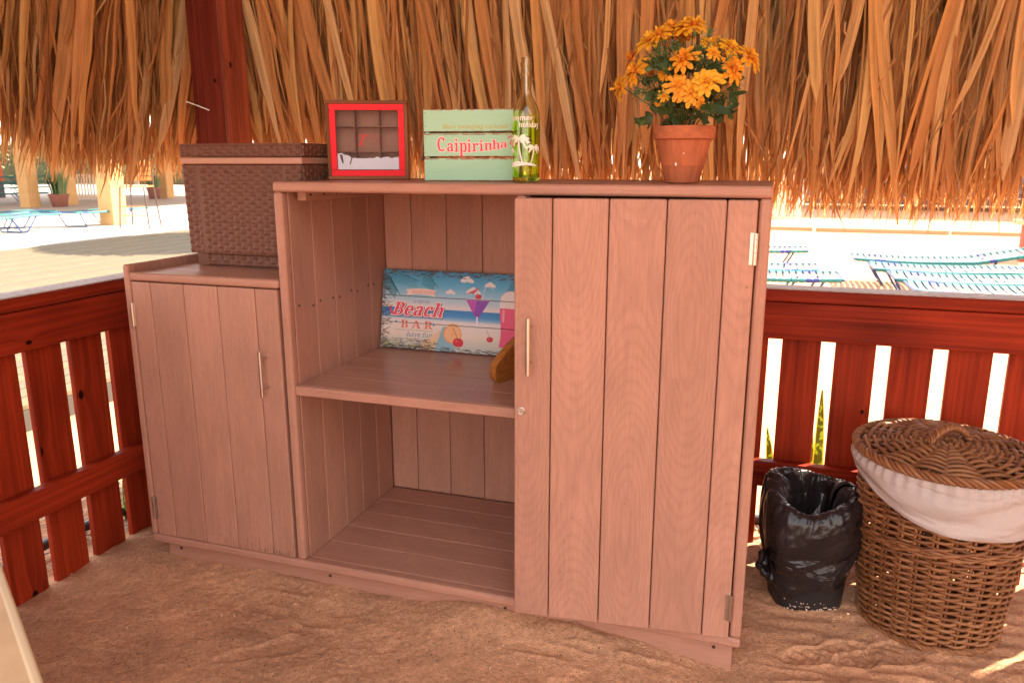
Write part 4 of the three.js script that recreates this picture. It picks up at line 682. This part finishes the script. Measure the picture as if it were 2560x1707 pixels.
// ================================================================ bin and hamper
{
  const b = group('waste_bin', 'black plastic waste bin lined with a glossy black bag beside the hamper', 'bin', [1.585, sandH(1.585, -0.5) - 0.004, -0.5]);
  b.rotation.y = 0.22;
  const sup = (t, a, c, e = 3.2) => { const co = Math.cos(t), si = Math.sin(t); const k = Math.pow(Math.pow(Math.abs(co), e) + Math.pow(Math.abs(si), e), -1 / e); return [a * co * k, c * si * k]; };
  const plastic = phy([0.018, 0.015, 0.016], 0.38), film = phy([0.020, 0.014, 0.014], 0.22, { specularIntensity: 0.8 });
  const gb = new GB(); gb.grid(64, 24, (u, v) => { const t = u * 6.28318, k = v < 0.04 ? v / 0.04 : 1, y = v < 0.04 ? 0.006 * (1 - k) * 0 : (v - 0.04) / 0.96 * 0.33, [x, z] = sup(t, (0.108 + 0.022 * y / 0.33) * k, (0.098 + 0.022 * y / 0.33) * k); return [x, y, z]; });
  part('bucket', gb.build(), plastic, b);
  const crease = tex(512, 512, (i, j) => crumple(i / 512 * 5.2, j / 512 * 4.2, 3), 1, 1, false);   // flat facets meeting in sharp creases
  film.bumpMap = crease; film.bumpScale = 0.055;
  const N = (t, s, k) => fbm(Math.cos(t) * k + 7, Math.sin(t) * k + s * k, 4, 33) - 0.47;
  // bag: inside wall -> over the rim -> skirt outside
  const g2 = new GB(); g2.grid(220, 110, (u, v) => {
    const t = u * 6.28318; let r, y; const low = 0.120 + 0.05 * Math.sin(t + 2.4) + 0.012 * Math.sin(t * 5);
    const top = 0.356 + 0.016 * Math.sin(t * 2 + 0.6) + 0.012 * N(t, 1, 2.2) - 0.026 * Math.sin(t);
    if (v < 0.42) { const s = v / 0.42; y = mix(0.05, top - 0.012, s); const lob = 0.17 + 0.20 * vnoise(t * 1.4 + 0.4, 3, 9, 0, 0); r = mix(0.22, 1.11 - 2 * lob, Math.pow(s, 0.7)) - 0.10 * Math.sin(Math.PI * s) * Math.max(0, Math.sin(t * 2.5 + 1)); }
    else if (v < 0.56) { const s = (v - 0.42) / 0.14, a = Math.PI * (1 - s); const lob = 0.17 + 0.20 * vnoise(t * 1.4 + 0.4, 3, 9, 0, 0); r = 1.11 - lob + lob * Math.cos(a); y = top - 0.012 + (0.014 + 0.10 * lob) * Math.sin(a); }
    else { const s = (v - 0.56) / 0.44; y = mix(top - 0.012, low, s); r = 1.11 + 0.16 * Math.sin(Math.PI * Math.min(1, s * 1.12)) * (0.7 + 0.6 * N(t, 3, 1.5)) - 0.10 * s - 0.05 * s * s; }
    const out = v > 0.5 ? 1 : 0.75, cr = fbm(t * 4 + 3 * v + 2 * N(t, v * 3, 2), v * 14 + 1.5 * Math.sin(t * 2), 3, 71), rg = 1 - Math.abs(2 * cr - 0.94) * 2.2;
    const wr = out * (0.26 * N(t, y * 4 + v, 1.5) + 0.010 * Math.max(0, rg)) + (v > 0.4 ? 0.030 * Math.sin(t * 27 + 14 * N(t, y * 4, 3)) * vnoise(t * 4, 7, 3) * sstep(0.38, 0.46, v) * (1 - sstep(0.56, 0.72, v)) : 0);
    const [x, z] = sup(t, 0.128, 0.122, 2.7); r += wr; const yy = y + 0.012 * N(t, v * 5, 6) * (v > 0.42 ? 1 : 0.4);
    return [x * r, yy, z * r];
  });
  part('bin_bag', g2.build(), film, b);
  const k = new GB(); for (let i = 0; i < 3; i++) { const pts = []; for (let m = 0; m <= 14; m++) { const t = m / 14 * 6.283, R = 0.020 + 0.006 * i; pts.push(V(-0.148 + 0.010 * i - 0.014 * Math.cos(t) + 0.004 * Math.sin(3 * t), 0.150 + R * 1.2 * Math.sin(t) - 0.012 * i, 0.045 + 0.02 * Math.cos(t + i))); } k.tube(pts, (q) => 0.008 + 0.005 * Math.sin(q * 9 + i), 7); }
  part('bag_knot', k.build(), film, b);
  const dust = new GB(), r = rngOf(8); for (let i = 0; i < 60; i++) { const t = 0.9 + r() * 1.4, y = 0.008 + 0.045 * r() * r(), [x, z] = sup(t, 0.1095 + 0.07 * y, 0.0995 + 0.07 * y), s = 0.0008 + 0.0018 * r(); const a = dust.v(x - s, y - s, z + 0.0004), c = dust.v(x + s, y - s, z + 0.0004), d = dust.v(x + s * 0.6, y + s, z + 0.0004), e = dust.v(x - s * 0.8, y + s, z + 0.0004); dust.quad(a, c, d, e); }
  const dm = part('sand_grains', dust.build(), std([0.60, 0.42, 0.31], 0.95), b); dm.userData.kind = 'stuff';
}
{
  const cx = 1.945, cz = -0.492, b = group('wicker_hamper', 'round brown wicker laundry hamper with white cloth liner and lid', 'basket', [cx, sandH(cx, cz) - 0.004, cz]);
  const cane = [[0.41, 0.165, 0.064], [0.35, 0.135, 0.052], [0.47, 0.195, 0.08], [0.30, 0.11, 0.045]].map((c) => phy(c, 0.45, { specularIntensity: 0.6, map: strawTex }));
  const r = rngOf(77), q = (a, b2) => a + (b2 - a) * r();
  const R = (y) => 0.186 + 0.042 * Math.pow(y / 0.54, 0.8) + 0.006 * Math.sin(y / 0.54 * Math.PI), NS = 30;
  for (let k = 0; k < NS; k++) for (const s of [-1, 1]) { const a = (k + 0.5) / NS * 6.28318 + s * 0.026, gb = new GB(), pts = []; for (let m = 0; m <= 5; m++) { const y = 0.002 + 0.52 * m / 5; pts.push(V(Math.cos(a) * R(y), y, Math.sin(a) * R(y))); } gb.tube(pts, 0.0042, 5); part('stake', gb.build(), cane[(k + (s > 0 ? 1 : 0)) % 4], b); }
  const rows = 50;
  for (let k = 0; k < rows; k++) {
    const y0 = 0.008 + k * 0.0103, gb = new GB(), pts = [], n = NS * 6, ph = (k & 1) * Math.PI, wob = q(0, 6), amp = q(0.001, 0.003);
    for (let m = 0; m < n; m++) { const a = m / n * 6.28318, y = y0 + amp * Math.sin(a * 3 + wob) + 0.0012 * Math.sin(a * 17 + wob), rd = R(y) + 0.0078 * Math.cos(a * NS / 2 + ph - Math.PI / 4) ; pts.push(V(Math.cos(a) * rd, y, Math.sin(a) * rd)); }
    const t0 = q(0, 6); gb.tube(pts, (t) => 0.0052 + 0.0007 * Math.sin(t * 20 + t0), 6, true); part('weaver', gb.build(), cane[Math.floor(q(0, 4))], b);
  }
  for (let k = 0; k < 4; k++) { const gb = new GB(), pts = []; for (let m = 0; m < 150; m++) { const a = m / 150 * 6.28318, y = 0.285 + 0.030 * Math.sin(a + 0.2) + 0.006 * k; const rd = R(y) + 0.009 + 0.004 * Math.sin(a * NS / 2 + k * 1.6); pts.push(V(Math.cos(a) * rd, y + 0.003 * Math.cos(a * NS / 2 + k * 1.6), Math.sin(a) * rd)); } gb.tube(pts, 0.0046, 6, true); part('waling_strand', gb.build(), cane[k], b); }
  for (let k = 0; k < 3; k++) { const gb = new GB(), pts = []; for (let m = 0; m < 140; m++) { const a = m / 140 * 6.28318, rd = R(0) + 0.010 + 0.005 * Math.cos(a * 22 + k * 2.1); pts.push(V(Math.cos(a) * rd, 0.006 + 0.005 * Math.sin(a * 22 + k * 2.1) + 0.003, Math.sin(a) * rd)); } gb.tube(pts, 0.006, 6, true); part('foot_border', gb.build(), cane[k], b); }
  // liner
  const N = (a, s, f, sd) => fbm(Math.cos(a) * f + 4, Math.sin(a) * f + s, 4, sd) - 0.47;
  const ln = new GB(); ln.grid(200, 34, (u, v) => {
    const a = u * 6.28318, fr = 0.5 + 0.5 * Math.cos(a - 0.98), drop = 0.034 + 0.132 * Math.pow(fr, 1.2) + 0.006 * Math.sin(a * 4), hem = sstep(0.90, 0.93, v) * (1 - sstep(0.985, 1, v));
    let y, rd; if (v < 0.12) { const s = v / 0.12; y = 0.545 - 0.006 * s; rd = mix(0.205, 0.250, s); } else { const s = (v - 0.12) / 0.88; y = 0.539 - drop * s + 0.004 * hem; rd = 0.2505 + 0.010 * Math.sin(Math.PI * Math.min(1, s * 1.3)) - 0.004 * s + 0.004 * hem; }
    const gat = (1 - sstep(0.05, 0.6, v)); rd += 0.005 * gat * Math.sin(a * 46 + 7 * N(a, 0, 3, 5)) + 0.008 * N(a, v * 1.5, 3, 9) + 0.006 * Math.sin(v * 9 - a * 5 + 4 * N(a, v, 2, 2)) * sstep(0.2, 0.5, v) * (1 - sstep(0.85, 1, v)) * fr;
    return [Math.cos(a) * rd, y, Math.sin(a) * rd];
  });
  const cloth = tex(256, 256, (i, j) => { const k = 0.93 + 0.05 * ((i + j) & 1) * vnoise(i, j, 3) + 0.05 * (fbm(i / 40, j / 40, 3, 5) - 0.4); return [k, k, k]; }, 1, 1);
  part('cloth_liner', ln.build(), phy([0.60, 0.48, 0.43], 0.9, { map: cloth, bumpMap: tex(512, 512, (i, j) => crumple(i / 512 * 9, j / 512 * 2.4, 12), 1, 1, false), bumpScale: 0.020, transmission: 0.12, thickness: 0 }), b);
  const seam = new GB(); { const a = 0.80, pts = []; for (let k = 0; k <= 10; k++) { const s = k / 10; pts.push(V(Math.cos(a + 0.01 * s) * (0.2585 + 0.010 * Math.sin(Math.PI * s)), 0.535 - 0.148 * s, Math.sin(a + 0.01 * s) * (0.2585 + 0.010 * Math.sin(Math.PI * s)))); } seam.tube(pts, 0.0022, 5); } part('seam', seam.build(), std([0.70, 0.55, 0.48], 0.9), b);
  // lid
  const lid = sub('lid', b, [0, 0.552, 0], [0.01, 0, -0.01]), RL = 0.250, dome = (rd) => 0.022 * (1 - (rd / RL) ** 2);
  for (let k = 0; k < 16; k++) { const a = k / 16 * 6.28318, gb = new GB(), pts = []; for (let m = 0; m <= 4; m++) { const rd = 0.02 + (RL - 0.025) * m / 4; pts.push(V(Math.cos(a) * rd, dome(rd), Math.sin(a) * rd)); } gb.tube(pts, 0.0062, 6); part('spoke', gb.build(), cane[k % 4], lid); }
  for (let k = 0; k < 17; k++) { const rd0 = 0.026 + k * 0.0124, gb = new GB(), n = 128, pts = [], ph = (k & 1) * Math.PI; for (let m = 0; m < n; m++) { const a = m / n * 6.28318; pts.push(V(Math.cos(a) * rd0, dome(rd0) + 0.0085 * Math.cos(a * 8 + ph), Math.sin(a) * rd0)); } gb.tube(pts, 0.0060, 6, true); part('lid_weaver', gb.build(), cane[Math.floor(q(0, 4))], lid); }
  for (let k = 0; k < 4; k++) { const gb = new GB(), pts = []; for (let m = 0; m < 160; m++) { const a = m / 160 * 6.28318, w = a * 20 + k * 1.571; pts.push(V(Math.cos(a) * (RL - 0.002 + 0.009 * Math.cos(w)), 0.001 + 0.009 * Math.sin(w), Math.sin(a) * (RL - 0.002 + 0.009 * Math.cos(w)))); } gb.tube(pts, 0.0058, 6, true); part('lid_border', gb.build(), cane[k], lid); }
  for (let k = 0; k < 5; k++) { const gb = new GB(), pts = []; for (let m = 0; m <= 40; m++) { const t = m / 40, w = t * 30 + k * 1.257; pts.push(V(-0.066 + 0.132 * t, 0.022 + 0.052 * Math.pow(Math.sin(Math.PI * t), 0.55) + 0.007 * Math.sin(w), 0.013 * Math.cos(w)).applyAxisAngle(V(0, 1, 0), 0.5)); } gb.tube(pts, 0.0050, 6); part('lid_handle', gb.build(), cane[k % 4], lid); }
}

// ================================================================ table corner in the foreground
{
  const h = 0.62, a = gp(0, 1404, h), e = gp(109, 1707, h), th = Math.atan2(-(e.z - a.z), e.x - a.x), t = group('side_table', 'cream topped side table with rounded edge near the dark fence', 'table', [a.x, 0, a.z]);
  t.rotation.y = th; const cream = std([0.78, 0.50, 0.26], 0.6, { map: tex(256, 256, (i, j) => { const k = 0.93 + 0.12 * (fbm(i / 30, j / 30, 4, 3) - 0.4); return [k, k, k]; }, 0.5, 0.5) });
  part('table_top', bx(1.1, 0.03, 0.7, 0.006, 2), cream, t, [0.15, h - 0.0175, 0.36]);
  part('edge_trim', bx(1.104, 0.034, 0.016, 0.006, 3), std([0.72, 0.52, 0.30], 0.5), t, [0.15, h - 0.016, 0.008]);
  for (const [x, z] of [[-0.35, 0.08], [0.65, 0.08], [-0.35, 0.64], [0.65, 0.64]]) part('leg', cyl(0.018, 0.015, h - 0.03, 14), cream, t, [x, (h - 0.03) / 2, z]);
}

// ================================================================ outside on the right
const aqua = phy([0.012, 0.16, 0.15], 0.5), aquaPale = phy([0.060, 0.120, 0.140], 0.5), blue = phy([0.006, 0.035, 0.20], 0.35), tubeBlue = phy([0.012, 0.045, 0.15], 0.4), palestrap = phy([0.06, 0.07, 0.17], 0.45);
function makeLounger(label, grp, head) {   // length along +x from the foot end, width along z
  const g = group('strap_lounger', label, 'sun lounger', [0, 0, 0], grp), Ln = 1.95, Wd = 0.60, hh = 0.30;
  const prof = (t) => { const x = t * Ln; return V(x, hh + (head && t > 0.64 ? (t - 0.64) * Ln * 0.20 : 0) - 0.02 * Math.sin(Math.min(1, t / 0.64) * Math.PI), 0); };
  for (const s of [0, 1]) { const gb = new GB(), pts = []; for (let k = 0; k <= 26; k++) { const p = prof(k / 26); pts.push(V(p.x, p.y, -s * Wd)); } gb.tube(pts, 0.0125, 8); part('side_rail', gb.build(), tubeBlue, g); }
  for (const t of [0, 1]) { const p = prof(t), gb = new GB(); gb.tube([V(p.x, p.y, 0.005), V(p.x, p.y, -Wd - 0.005)], 0.0125, 8); part('end_rail', gb.build(), tubeBlue, g); }
  for (const [x, d] of [[0.16, 0.16], [0.95, 0.20], [1.45, -0.2]]) { const gb = new GB(), y = prof(x / Ln).y; gb.tube(new THREE.CatmullRomCurve3([V(x, y, -0.02), V(x + d * 0.5, y * 0.5, -0.03), V(x + d, 0.02, -0.05), V(x + d + 0.01, 0.012, -0.11), V(x + d + 0.01, 0.012, -Wd + 0.11), V(x + d, 0.02, -Wd + 0.05), V(x + d * 0.5, y * 0.5, -Wd + 0.03), V(x, y, -Wd + 0.02)]).getPoints(28), 0.0125, 8); part('leg_loop', gb.build(), tubeBlue, g); }
  const n = 30;
  for (let k = 0; k < n; k++) {
    const t = (k + 0.7) / (n + 0.4), p = prof(t), p2 = prof(t + 0.012), an = Math.atan2(p2.y - p.y, p2.x - p.x), isB = k === 3 || k === 4 || k === 21;
    const st = sub('strap', g, [p.x, p.y, 0], [0, 0, an]);
    const gb = new GB(); gb.grid(1, 8, (u, v) => [(u - 0.5) * 0.046, 0.0155 - 0.022 * Math.sin(Math.PI * v), -v * Wd]); part('strap_band', gb.build(), isB ? palestrap : aquaPale, st);
    for (const s of [0, 1]) { const c = cyl(0.021, 0.021, 0.056, 10); c.rotateZ(Math.PI / 2); part('strap_wrap', c, isB ? blue : aqua, st, [0, 0, -s * Wd]); }
  }
  return g;
}
{
  const A = makeLounger('aqua strap sun lounger flat on bright sand right behind the hamper fence', 'loungers in a row behind the hamper fence', false);
  A.position.set(2.62, sandH(2.62, -5.4), -5.42);
  const rowLabels = ['aqua strap sun lounger second behind the hamper fence, lying flat', 'aqua strap sun lounger third behind the hamper fence, lying flat'];
  copyOf(A, [2.56, 0.0, -6.10], 0.0, rowLabels[0]); copyOf(A, [2.45, 0.0, -6.83], 0.01, rowLabels[1]);
  const B = makeLounger('aqua strap sun lounger with its backrest raised, farthest behind the hamper fence', 'loungers in a row behind the hamper fence', true);
  B.position.set(2.34, 0, -7.72);
  copyOf(A, [2.07, 0, -6.47], Math.PI + 0.02, 'aqua strap sun lounger next to the cabinet edge, just over the fence cap');
  copyOf(A, [1.90, 0, -7.10], Math.PI - 0.01, 'aqua strap sun lounger by the cabinet edge, middle of its row of three');
  copyOf(A, [1.86, 0, -8.98], Math.PI, 'aqua strap sun lounger standing apart behind two others by the cabinet edge');
}
{
  const e = group('timber_edging', 'weathered low timber edging crossing the bright sand', 'edging', [3, 0, -15.2]);
  for (let k = 0; k < 8; k++) part('edging_board', bx(2.45, 0.10, 0.09, 0.02, 2), std([0.33, 0.22, 0.11], 0.9), e, [-7 + k * 2.5, 0.03 + 0.01 * Math.sin(k * 3), 0.10 * Math.sin(k * 2.3) - 0.12 * k * 0.3]);
}
{
  const p = group('timber_post', 'red timber post with pale wooden ledge beyond the strap loungers', 'post', [4.90, 0, -10.9]);
  plank(p, 'post', 0.17, 2.6, 0.17, 0, 1.28, 0, redMat(33, [0.50, 0.13, 0.09], 1));
  plank(p, 'ledge', 0.42, 0.06, 0.30, 0.02, 0.555, 0, plankMat(34, [0.62, 0.42, 0.26], 0.7, 0.1));
}
{
  const w = group('boardwalk_terrace', 'raised grey terrace edge with pale wall behind the bright sand', 'terrace', [6, 0, -24]);
  const lil = std([0.24, 0.21, 0.25], 0.8), grey = std([0.07, 0.055, 0.06], 0.8);
  for (let k = 0; k < 8; k++) part('deck_board', bx(13.4, 0.05, 0.29, 0.006), std([0.15 + 0.02 * (k % 3), 0.12 + 0.018 * (k % 3), 0.13 + 0.018 * (k % 3)], 0.8), w, [3.0, 0.40 - 0.001 * (k % 2), 0.15 - k * 0.3]);
  part('fascia_board', bx(13.4, 0.20, 0.05, 0.006), grey, w, [3.0, 0.265, 0.32]);
  part('wall', bx(13.4, 3.2, 0.25, 0.01), lil, w, [3.0, 2.0, -2.6]);
  for (let k = 0; k < 5; k++) part('support_post', bx(0.16, 0.42, 0.16, 0.01), grey, w, [-3.4 + k * 3.2, 0.16, 0.1]);
  for (let k = 0; k < 4; k++) part('wall_post', bx(0.3, 3.0, 0.12, 0.01), std([0.46, 0.40, 0.43], 0.8), w, [-2.2 + k * 3.1, 1.92, -2.40]);
  part('roof', bx(15, 0.12, 4.6, 0.02), std([0.36, 0.25, 0.20], 0.9), w, [3.0, 3.66, -0.6]);
}
{
  const l = group('lattice_screen', 'cream slatted screen standing on the sand by the cabinet edge', 'screen', [1.15, 0, -19.2]), c = std([0.70, 0.55, 0.42], 0.7);
  for (const y of [0.12, 0.42, 0.72, 1.02, 1.32]) part('rail', bx(1.9, 0.10, 0.03, 0.004), c, l, [0, y, 0]);
  for (let k = 0; k < 11; k++) part('slat', bx(0.12, 1.5, 0.025, 0.004), c, l, [-0.88 + k * 0.176, 0.74, 0.029]);
}

// ================================================================ outside on the left: deck and pavilion
const DK = 0.15;
{
  const base = new THREE.Group(); base.name = 'deck'; base.userData = { kind: 'structure' }; scene.add(base); base.position.set(-2.3, 0, -4.5);
  const mats = [0, 1, 2].map((k) => plankMat(50 + k, [0.15 - 0.012 * k, 0.118 - 0.008 * k, 0.070], 0.7, 0.15));
  for (let k = 0; k < 47; k++) part('board', bx(0.127, 0.03, 18, 0.004), mats[k % 3], base, [-k * 0.146, DK - 0.0155 + 0.0008 * ((k * 7) % 3), 0]);
  part('joist_frame', bx(6.86, 0.13, 17.9, 0.004), std([0.05, 0.04, 0.03], 0.9), base, [-3.36, 0.052, 0]);
  const far = new THREE.Mesh(new THREE.BoxGeometry(32, 0.14, 40), std([0.40, 0.36, 0.32], 0.85)); far.name = 'terrace_floor'; far.userData = { kind: 'structure' }; far.position.set(-25.2, DK - 0.07, -14); far.receiveShadow = true; scene.add(far);
}
{
  const P = group('pavilion', 'open wooden pavilion with thick tan posts and flat roof on the terrace', 'pavilion', [-17, DK, -15.5]);
  const tan = [41, 42].map((s) => plankMat(s, [0.62, 0.36, 0.15], 0.7, 0.14));
  let k = 0;
  for (const [px, py] of [[76, 518], [172, 512], [417, 495], [285, 562]]) { const g = gp(px, py, DK), d = Math.hypot(g.x - 1.4, g.z - 2); part('post', bx(0.36, 3.2, 0.36, 0.01), tan[k++ % 2], P, [g.x + 17, 1.6, g.z + 15.5]); }
  part('roof', bx(12.5, 0.25, 15.0, 0.02), std([0.36, 0.22, 0.11], 0.9), P, [-2.2, 3.33, -2.2]);
}
{
  // three loungers in front of the pavilion post
  const L = makeLounger('aqua strap sun lounger with blue loop legs outside the pavilion post', 'loungers beside the pavilion', false);
  const g0 = gp(150, 580, DK); L.position.set(g0.x - 0.4, DK, g0.z + 1.6); L.rotation.y = Math.PI / 2 - 0.05;
  copyOf(L, [g0.x - 1.25, DK, g0.z + 0.9], Math.PI / 2, 'aqua strap sun lounger behind another one, outside the pavilion post'); copyOf(L, [g0.x - 0.3, DK, g0.z - 0.6], Math.PI / 2, 'sunlit aqua strap sun lounger touching the big pavilion post');
  const f = gp(20, 508, DK);
  ['bottom of', 'second from the ground in', 'third from the ground in', 'top of'].forEach((w, k) => { copyOf(L, [f.x - 0.6, DK + 0.17 * k, f.z + 0.6], 0.75, `aqua strap sun lounger, ${w} the stack beside the pavilion`).userData.group = 'stacked loungers'; });
}
{
  const s = gp(352, 570, DK), c = group('bar_chair', 'tall bar chair with orange slatted seat and dark metal legs', 'chair', [s.x, DK, s.z]);
  c.rotation.y = 0.35; const met = std([0.09, 0.06, 0.05], 0.5, { metalness: 0.4 }), or = phy([0.62, 0.24, 0.055], 0.5);
  for (const [x, z] of [[-0.22, -0.22], [0.22, -0.22], [-0.22, 0.22], [0.22, 0.22]]) { const gb = new GB(); const back = z < 0; gb.tube([V(x * 1.25, 0.01, z * 1.25), V(x, 0.78, z), ...(back ? [V(x * 0.98, 1.25, z * 1.15)] : [])], 0.016, 8); part('leg', gb.build(), met, c); }
  for (let k = 0; k < 4; k++) part('seat_slat', bx(0.46, 0.022, 0.105, 0.006), or, c, [0, 0.79, -0.17 + k * 0.115]);
  for (let k = 0; k < 4; k++) part('back_slat', bx(0.44, 0.075, 0.02, 0.006), or, c, [0, 0.93 + k * 0.095, -0.232 - 0.006 * k]);
  for (const y of [0.25, 0.42]) part('foot_rest', bx(0.46, 0.02, 0.03, 0.004), or, c, [0, y, 0.235 - 0.03]);
}
const farGreen = phy([0.10, 0.16, 0.045], 0.5, { transmission: 0.2, thickness: 0 });
function pottedLeaves(label, px, py, potR, potH, n, hgt, w) {
  const s = gp(px, py, DK), p = group('potted_plant', label, 'potted plant', [s.x, DK, s.z]), r = rngOf(px);
  part('pot', new THREE.LatheGeometry([[0.01, 0], [potR * 0.72, 0], [potR * 0.97, potH * 0.82], [potR * 1.04, potH * 0.84], [potR * 1.04, potH], [potR * 0.92, potH], [potR * 0.9, potH * 0.88], [0.01, potH * 0.88]].map((a) => new THREE.Vector2(a[0], a[1])), 28), std([0.24, 0.085, 0.055], 0.8), p);
  for (let k = 0; k < n; k++) { const a = k * 2.4, rad = potR * 0.75 * Math.sqrt((k + 0.5) / n), L = hgt * (0.65 + 0.45 * r()), lean = (0.05 + 0.3 * r()) * L, pts = []; for (let m = 0; m <= 5; m++) { const t = m / 5; pts.push(V(Math.cos(a) * (rad + lean * t * t), potH * 0.86 + L * t * (1 - 0.08 * t), Math.sin(a) * (rad + lean * t * t))); } const gb = new GB(); gb.ribbon(pts, (t) => w * (t < 0.4 ? 0.6 + t : Math.sqrt(clamp(1 - (t - 0.4) / 0.61))), V(Math.cos(a + 1.2 * r()), 0.2, Math.sin(a + 1.2 * r())).normalize(), 0.3, null); part('leaf', gb.build(), farGreen, p); }
}
pottedLeaves('dark green snake plant in brown pot between the pavilion posts', 149, 517, 0.26, 0.36, 30, 0.82, 0.085);
pottedLeaves('bushy green plant in reddish pot behind the bar chair', 386, 497, 0.24, 0.40, 34, 0.62, 0.05);
{
  const s = gp(222, 500, DK), f = group('garden_screen', 'cream slatted garden panel standing beside the pavilion', 'screen', [s.x, DK, s.z]); f.rotation.y = 0.75; const c = std([0.70, 0.55, 0.40], 0.7);
  for (let k = 0; k < 9; k++) part('slat', bx(0.055, 0.85, 0.02, 0.004), c, f, [-0.36 + k * 0.09, 0.44, 0]);
  for (const y of [0.1, 0.82]) part('rail', bx(0.86, 0.06, 0.03, 0.004), c, f, [0, y, -0.026]);
}
{
  const s = gp(10, 470, DK), f = group('orange_wall', 'low orange red garden wall far beyond the stacked loungers', 'wall', [-26, DK, -18]); f.rotation.y = 0.85;
  const c = std([0.55, 0.10, 0.035], 0.8);
  part('wall', bx(7, 0.75, 0.2, 0.02), c, f, [-1.8, 0.95, 0]); part('plinth', bx(7, 0.60, 0.26, 0.02), std([0.10, 0.09, 0.10], 0.9), f, [-1.8, 0.28, 0]);
}
// unseen palapa added so its round roof shades the near deck
{
  const p = group('added_shade_palapa', 'unseen round thatched palapa added to shade the deck, hidden behind the hut', 'palapa', [-5.7, DK, -9.9]);
  part('pole', at(cyl(0.08, 0.09, 3.3, 14), 0, 1.65, 0), std([0.25, 0.13, 0.07], 0.8), p);
  const gb = new GB(), r = rngOf(99); for (let k = 0; k < 1500; k++) { const a = r() * 6.283, q0 = r() * 1.2, L = 0.75; const f = (t) => { const rd = q0 + L * t; return V(Math.cos(a) * rd, 3.45 - rd * 0.5 + 0.05 * r(), Math.sin(a) * rd); }; gb.ribbon([f(0), f(0.5), f(1)], (t) => 0.09 * (1 - 0.6 * t), V(0, 1, 0), 0.2, null); }
  const m = part('thatch', gb.build(), strawMats[1], p); m.userData.kind = 'stuff';
  part('thatch_core', at(new THREE.ConeGeometry(1.75, 0.86, 28, 1, true), 0, 2.98, 0), std([0.35, 0.2, 0.1], 1), p);
}
// trees beyond the terrace
function tree(label, x, z, h, spread, seed, tone) {
  const t = group('garden_tree', label, 'tree', [x, 0, z], 'trees beyond the terrace'), r = rngOf(seed), q = (a, b) => a + (b - a) * r();
  const tr = new GB(), tips = []; tr.tube([V(0, -0.1, 0), V(0.1, h * 0.25, 0.05), V(0.0, h * 0.5, 0)], (k) => 0.16 - 0.08 * k, 8);
  for (let k = 0; k < 9; k++) { const a = k * 0.7 + q(0, 0.4), y = h * q(0.15, 0.5), e = V(Math.cos(a) * spread * q(0.4, 0.8), h * q(0.35, 0.9), Math.sin(a) * spread * q(0.4, 0.8)); tr.tube([V(0, y, 0), V(e.x * 0.5, (y + e.y) / 2 + 0.1, e.z * 0.5), e], (k2) => 0.06 - 0.045 * k2, 6); tips.push(e); }
  part('trunk', tr.build(), std([0.22, 0.15, 0.10], 0.9), t);
  const lf = new GB(); for (let k = 0; k < 3600; k++) { const c = tips[k % tips.length], d = V(q(-1, 1), q(-1, 1), q(-1, 1)); d.multiplyScalar(spread * 0.42 * Math.cbrt(r()) / (d.length() + 0.01)); const p = c.clone().add(d), a = V(q(-1, 1), q(-1, 1), q(-1, 1)).normalize(), s = q(0.05, 0.12); lf.ribbon([p, p.clone().addScaledVector(a, s * 0.5), p.clone().addScaledVector(a, s)], (u) => s * 0.5 * Math.sin(Math.PI * clamp(u, 0.1, 0.9)), V(q(-1, 1), q(-1, 1), q(-1, 1)).normalize(), 0.2, null); }
  const m = part('crown', lf.build(), phy(tone, 0.6, { transmission: 0.3, thickness: 0 }), t);
}
tree('pale yellow green tree beyond the orange wall', -31, -19, 3.6, 2.6, 3, [0.42, 0.36, 0.14]);
tree('dark green tree behind the pavilion posts', -28, -27, 4.2, 2.6, 4, [0.12, 0.15, 0.05]);
tree('olive tree behind the slatted garden panel', -33, -34, 4.0, 3.0, 5, [0.26, 0.24, 0.10]);
tree('brownish tree beyond the far pavilion post', -22, -33, 4.0, 3.0, 6, [0.20, 0.14, 0.07]);
{
  const hgt = 2.6, h = group('garden_hedge', 'long clipped hedge closing the far side of the terrace', 'hedge', [-36, 0, -36]); h.rotation.y = 0.8;
  const gb = new GB(), r = rngOf(12), q = (a, b) => a + (b - a) * r();
  for (let k = 0; k < 9000; k++) { const p = V(q(-24, 24), hgt * Math.sqrt(r()), q(-0.7, 0.7)), a = V(q(-1, 1), q(-1, 1), q(-1, 1)).normalize(), s = q(0.12, 0.28); gb.ribbon([p, p.clone().addScaledVector(a, s * 0.5), p.clone().addScaledVector(a, s)], (u) => s * 0.55 * Math.sin(Math.PI * clamp(u, 0.1, 0.9)), V(q(-1, 1), q(-1, 1), q(-1, 1)).normalize(), 0.2, null); }
  part('foliage', gb.build(), phy([0.17, 0.17, 0.06], 0.7, { transmission: 0.2, thickness: 0 }), h);
  part('core', bx(48, hgt * 0.9, 0.9, 0.1), std([0.06, 0.06, 0.03], 1), h, [0, hgt * 0.45, 0]);
}

renderer.render(scene, camera);
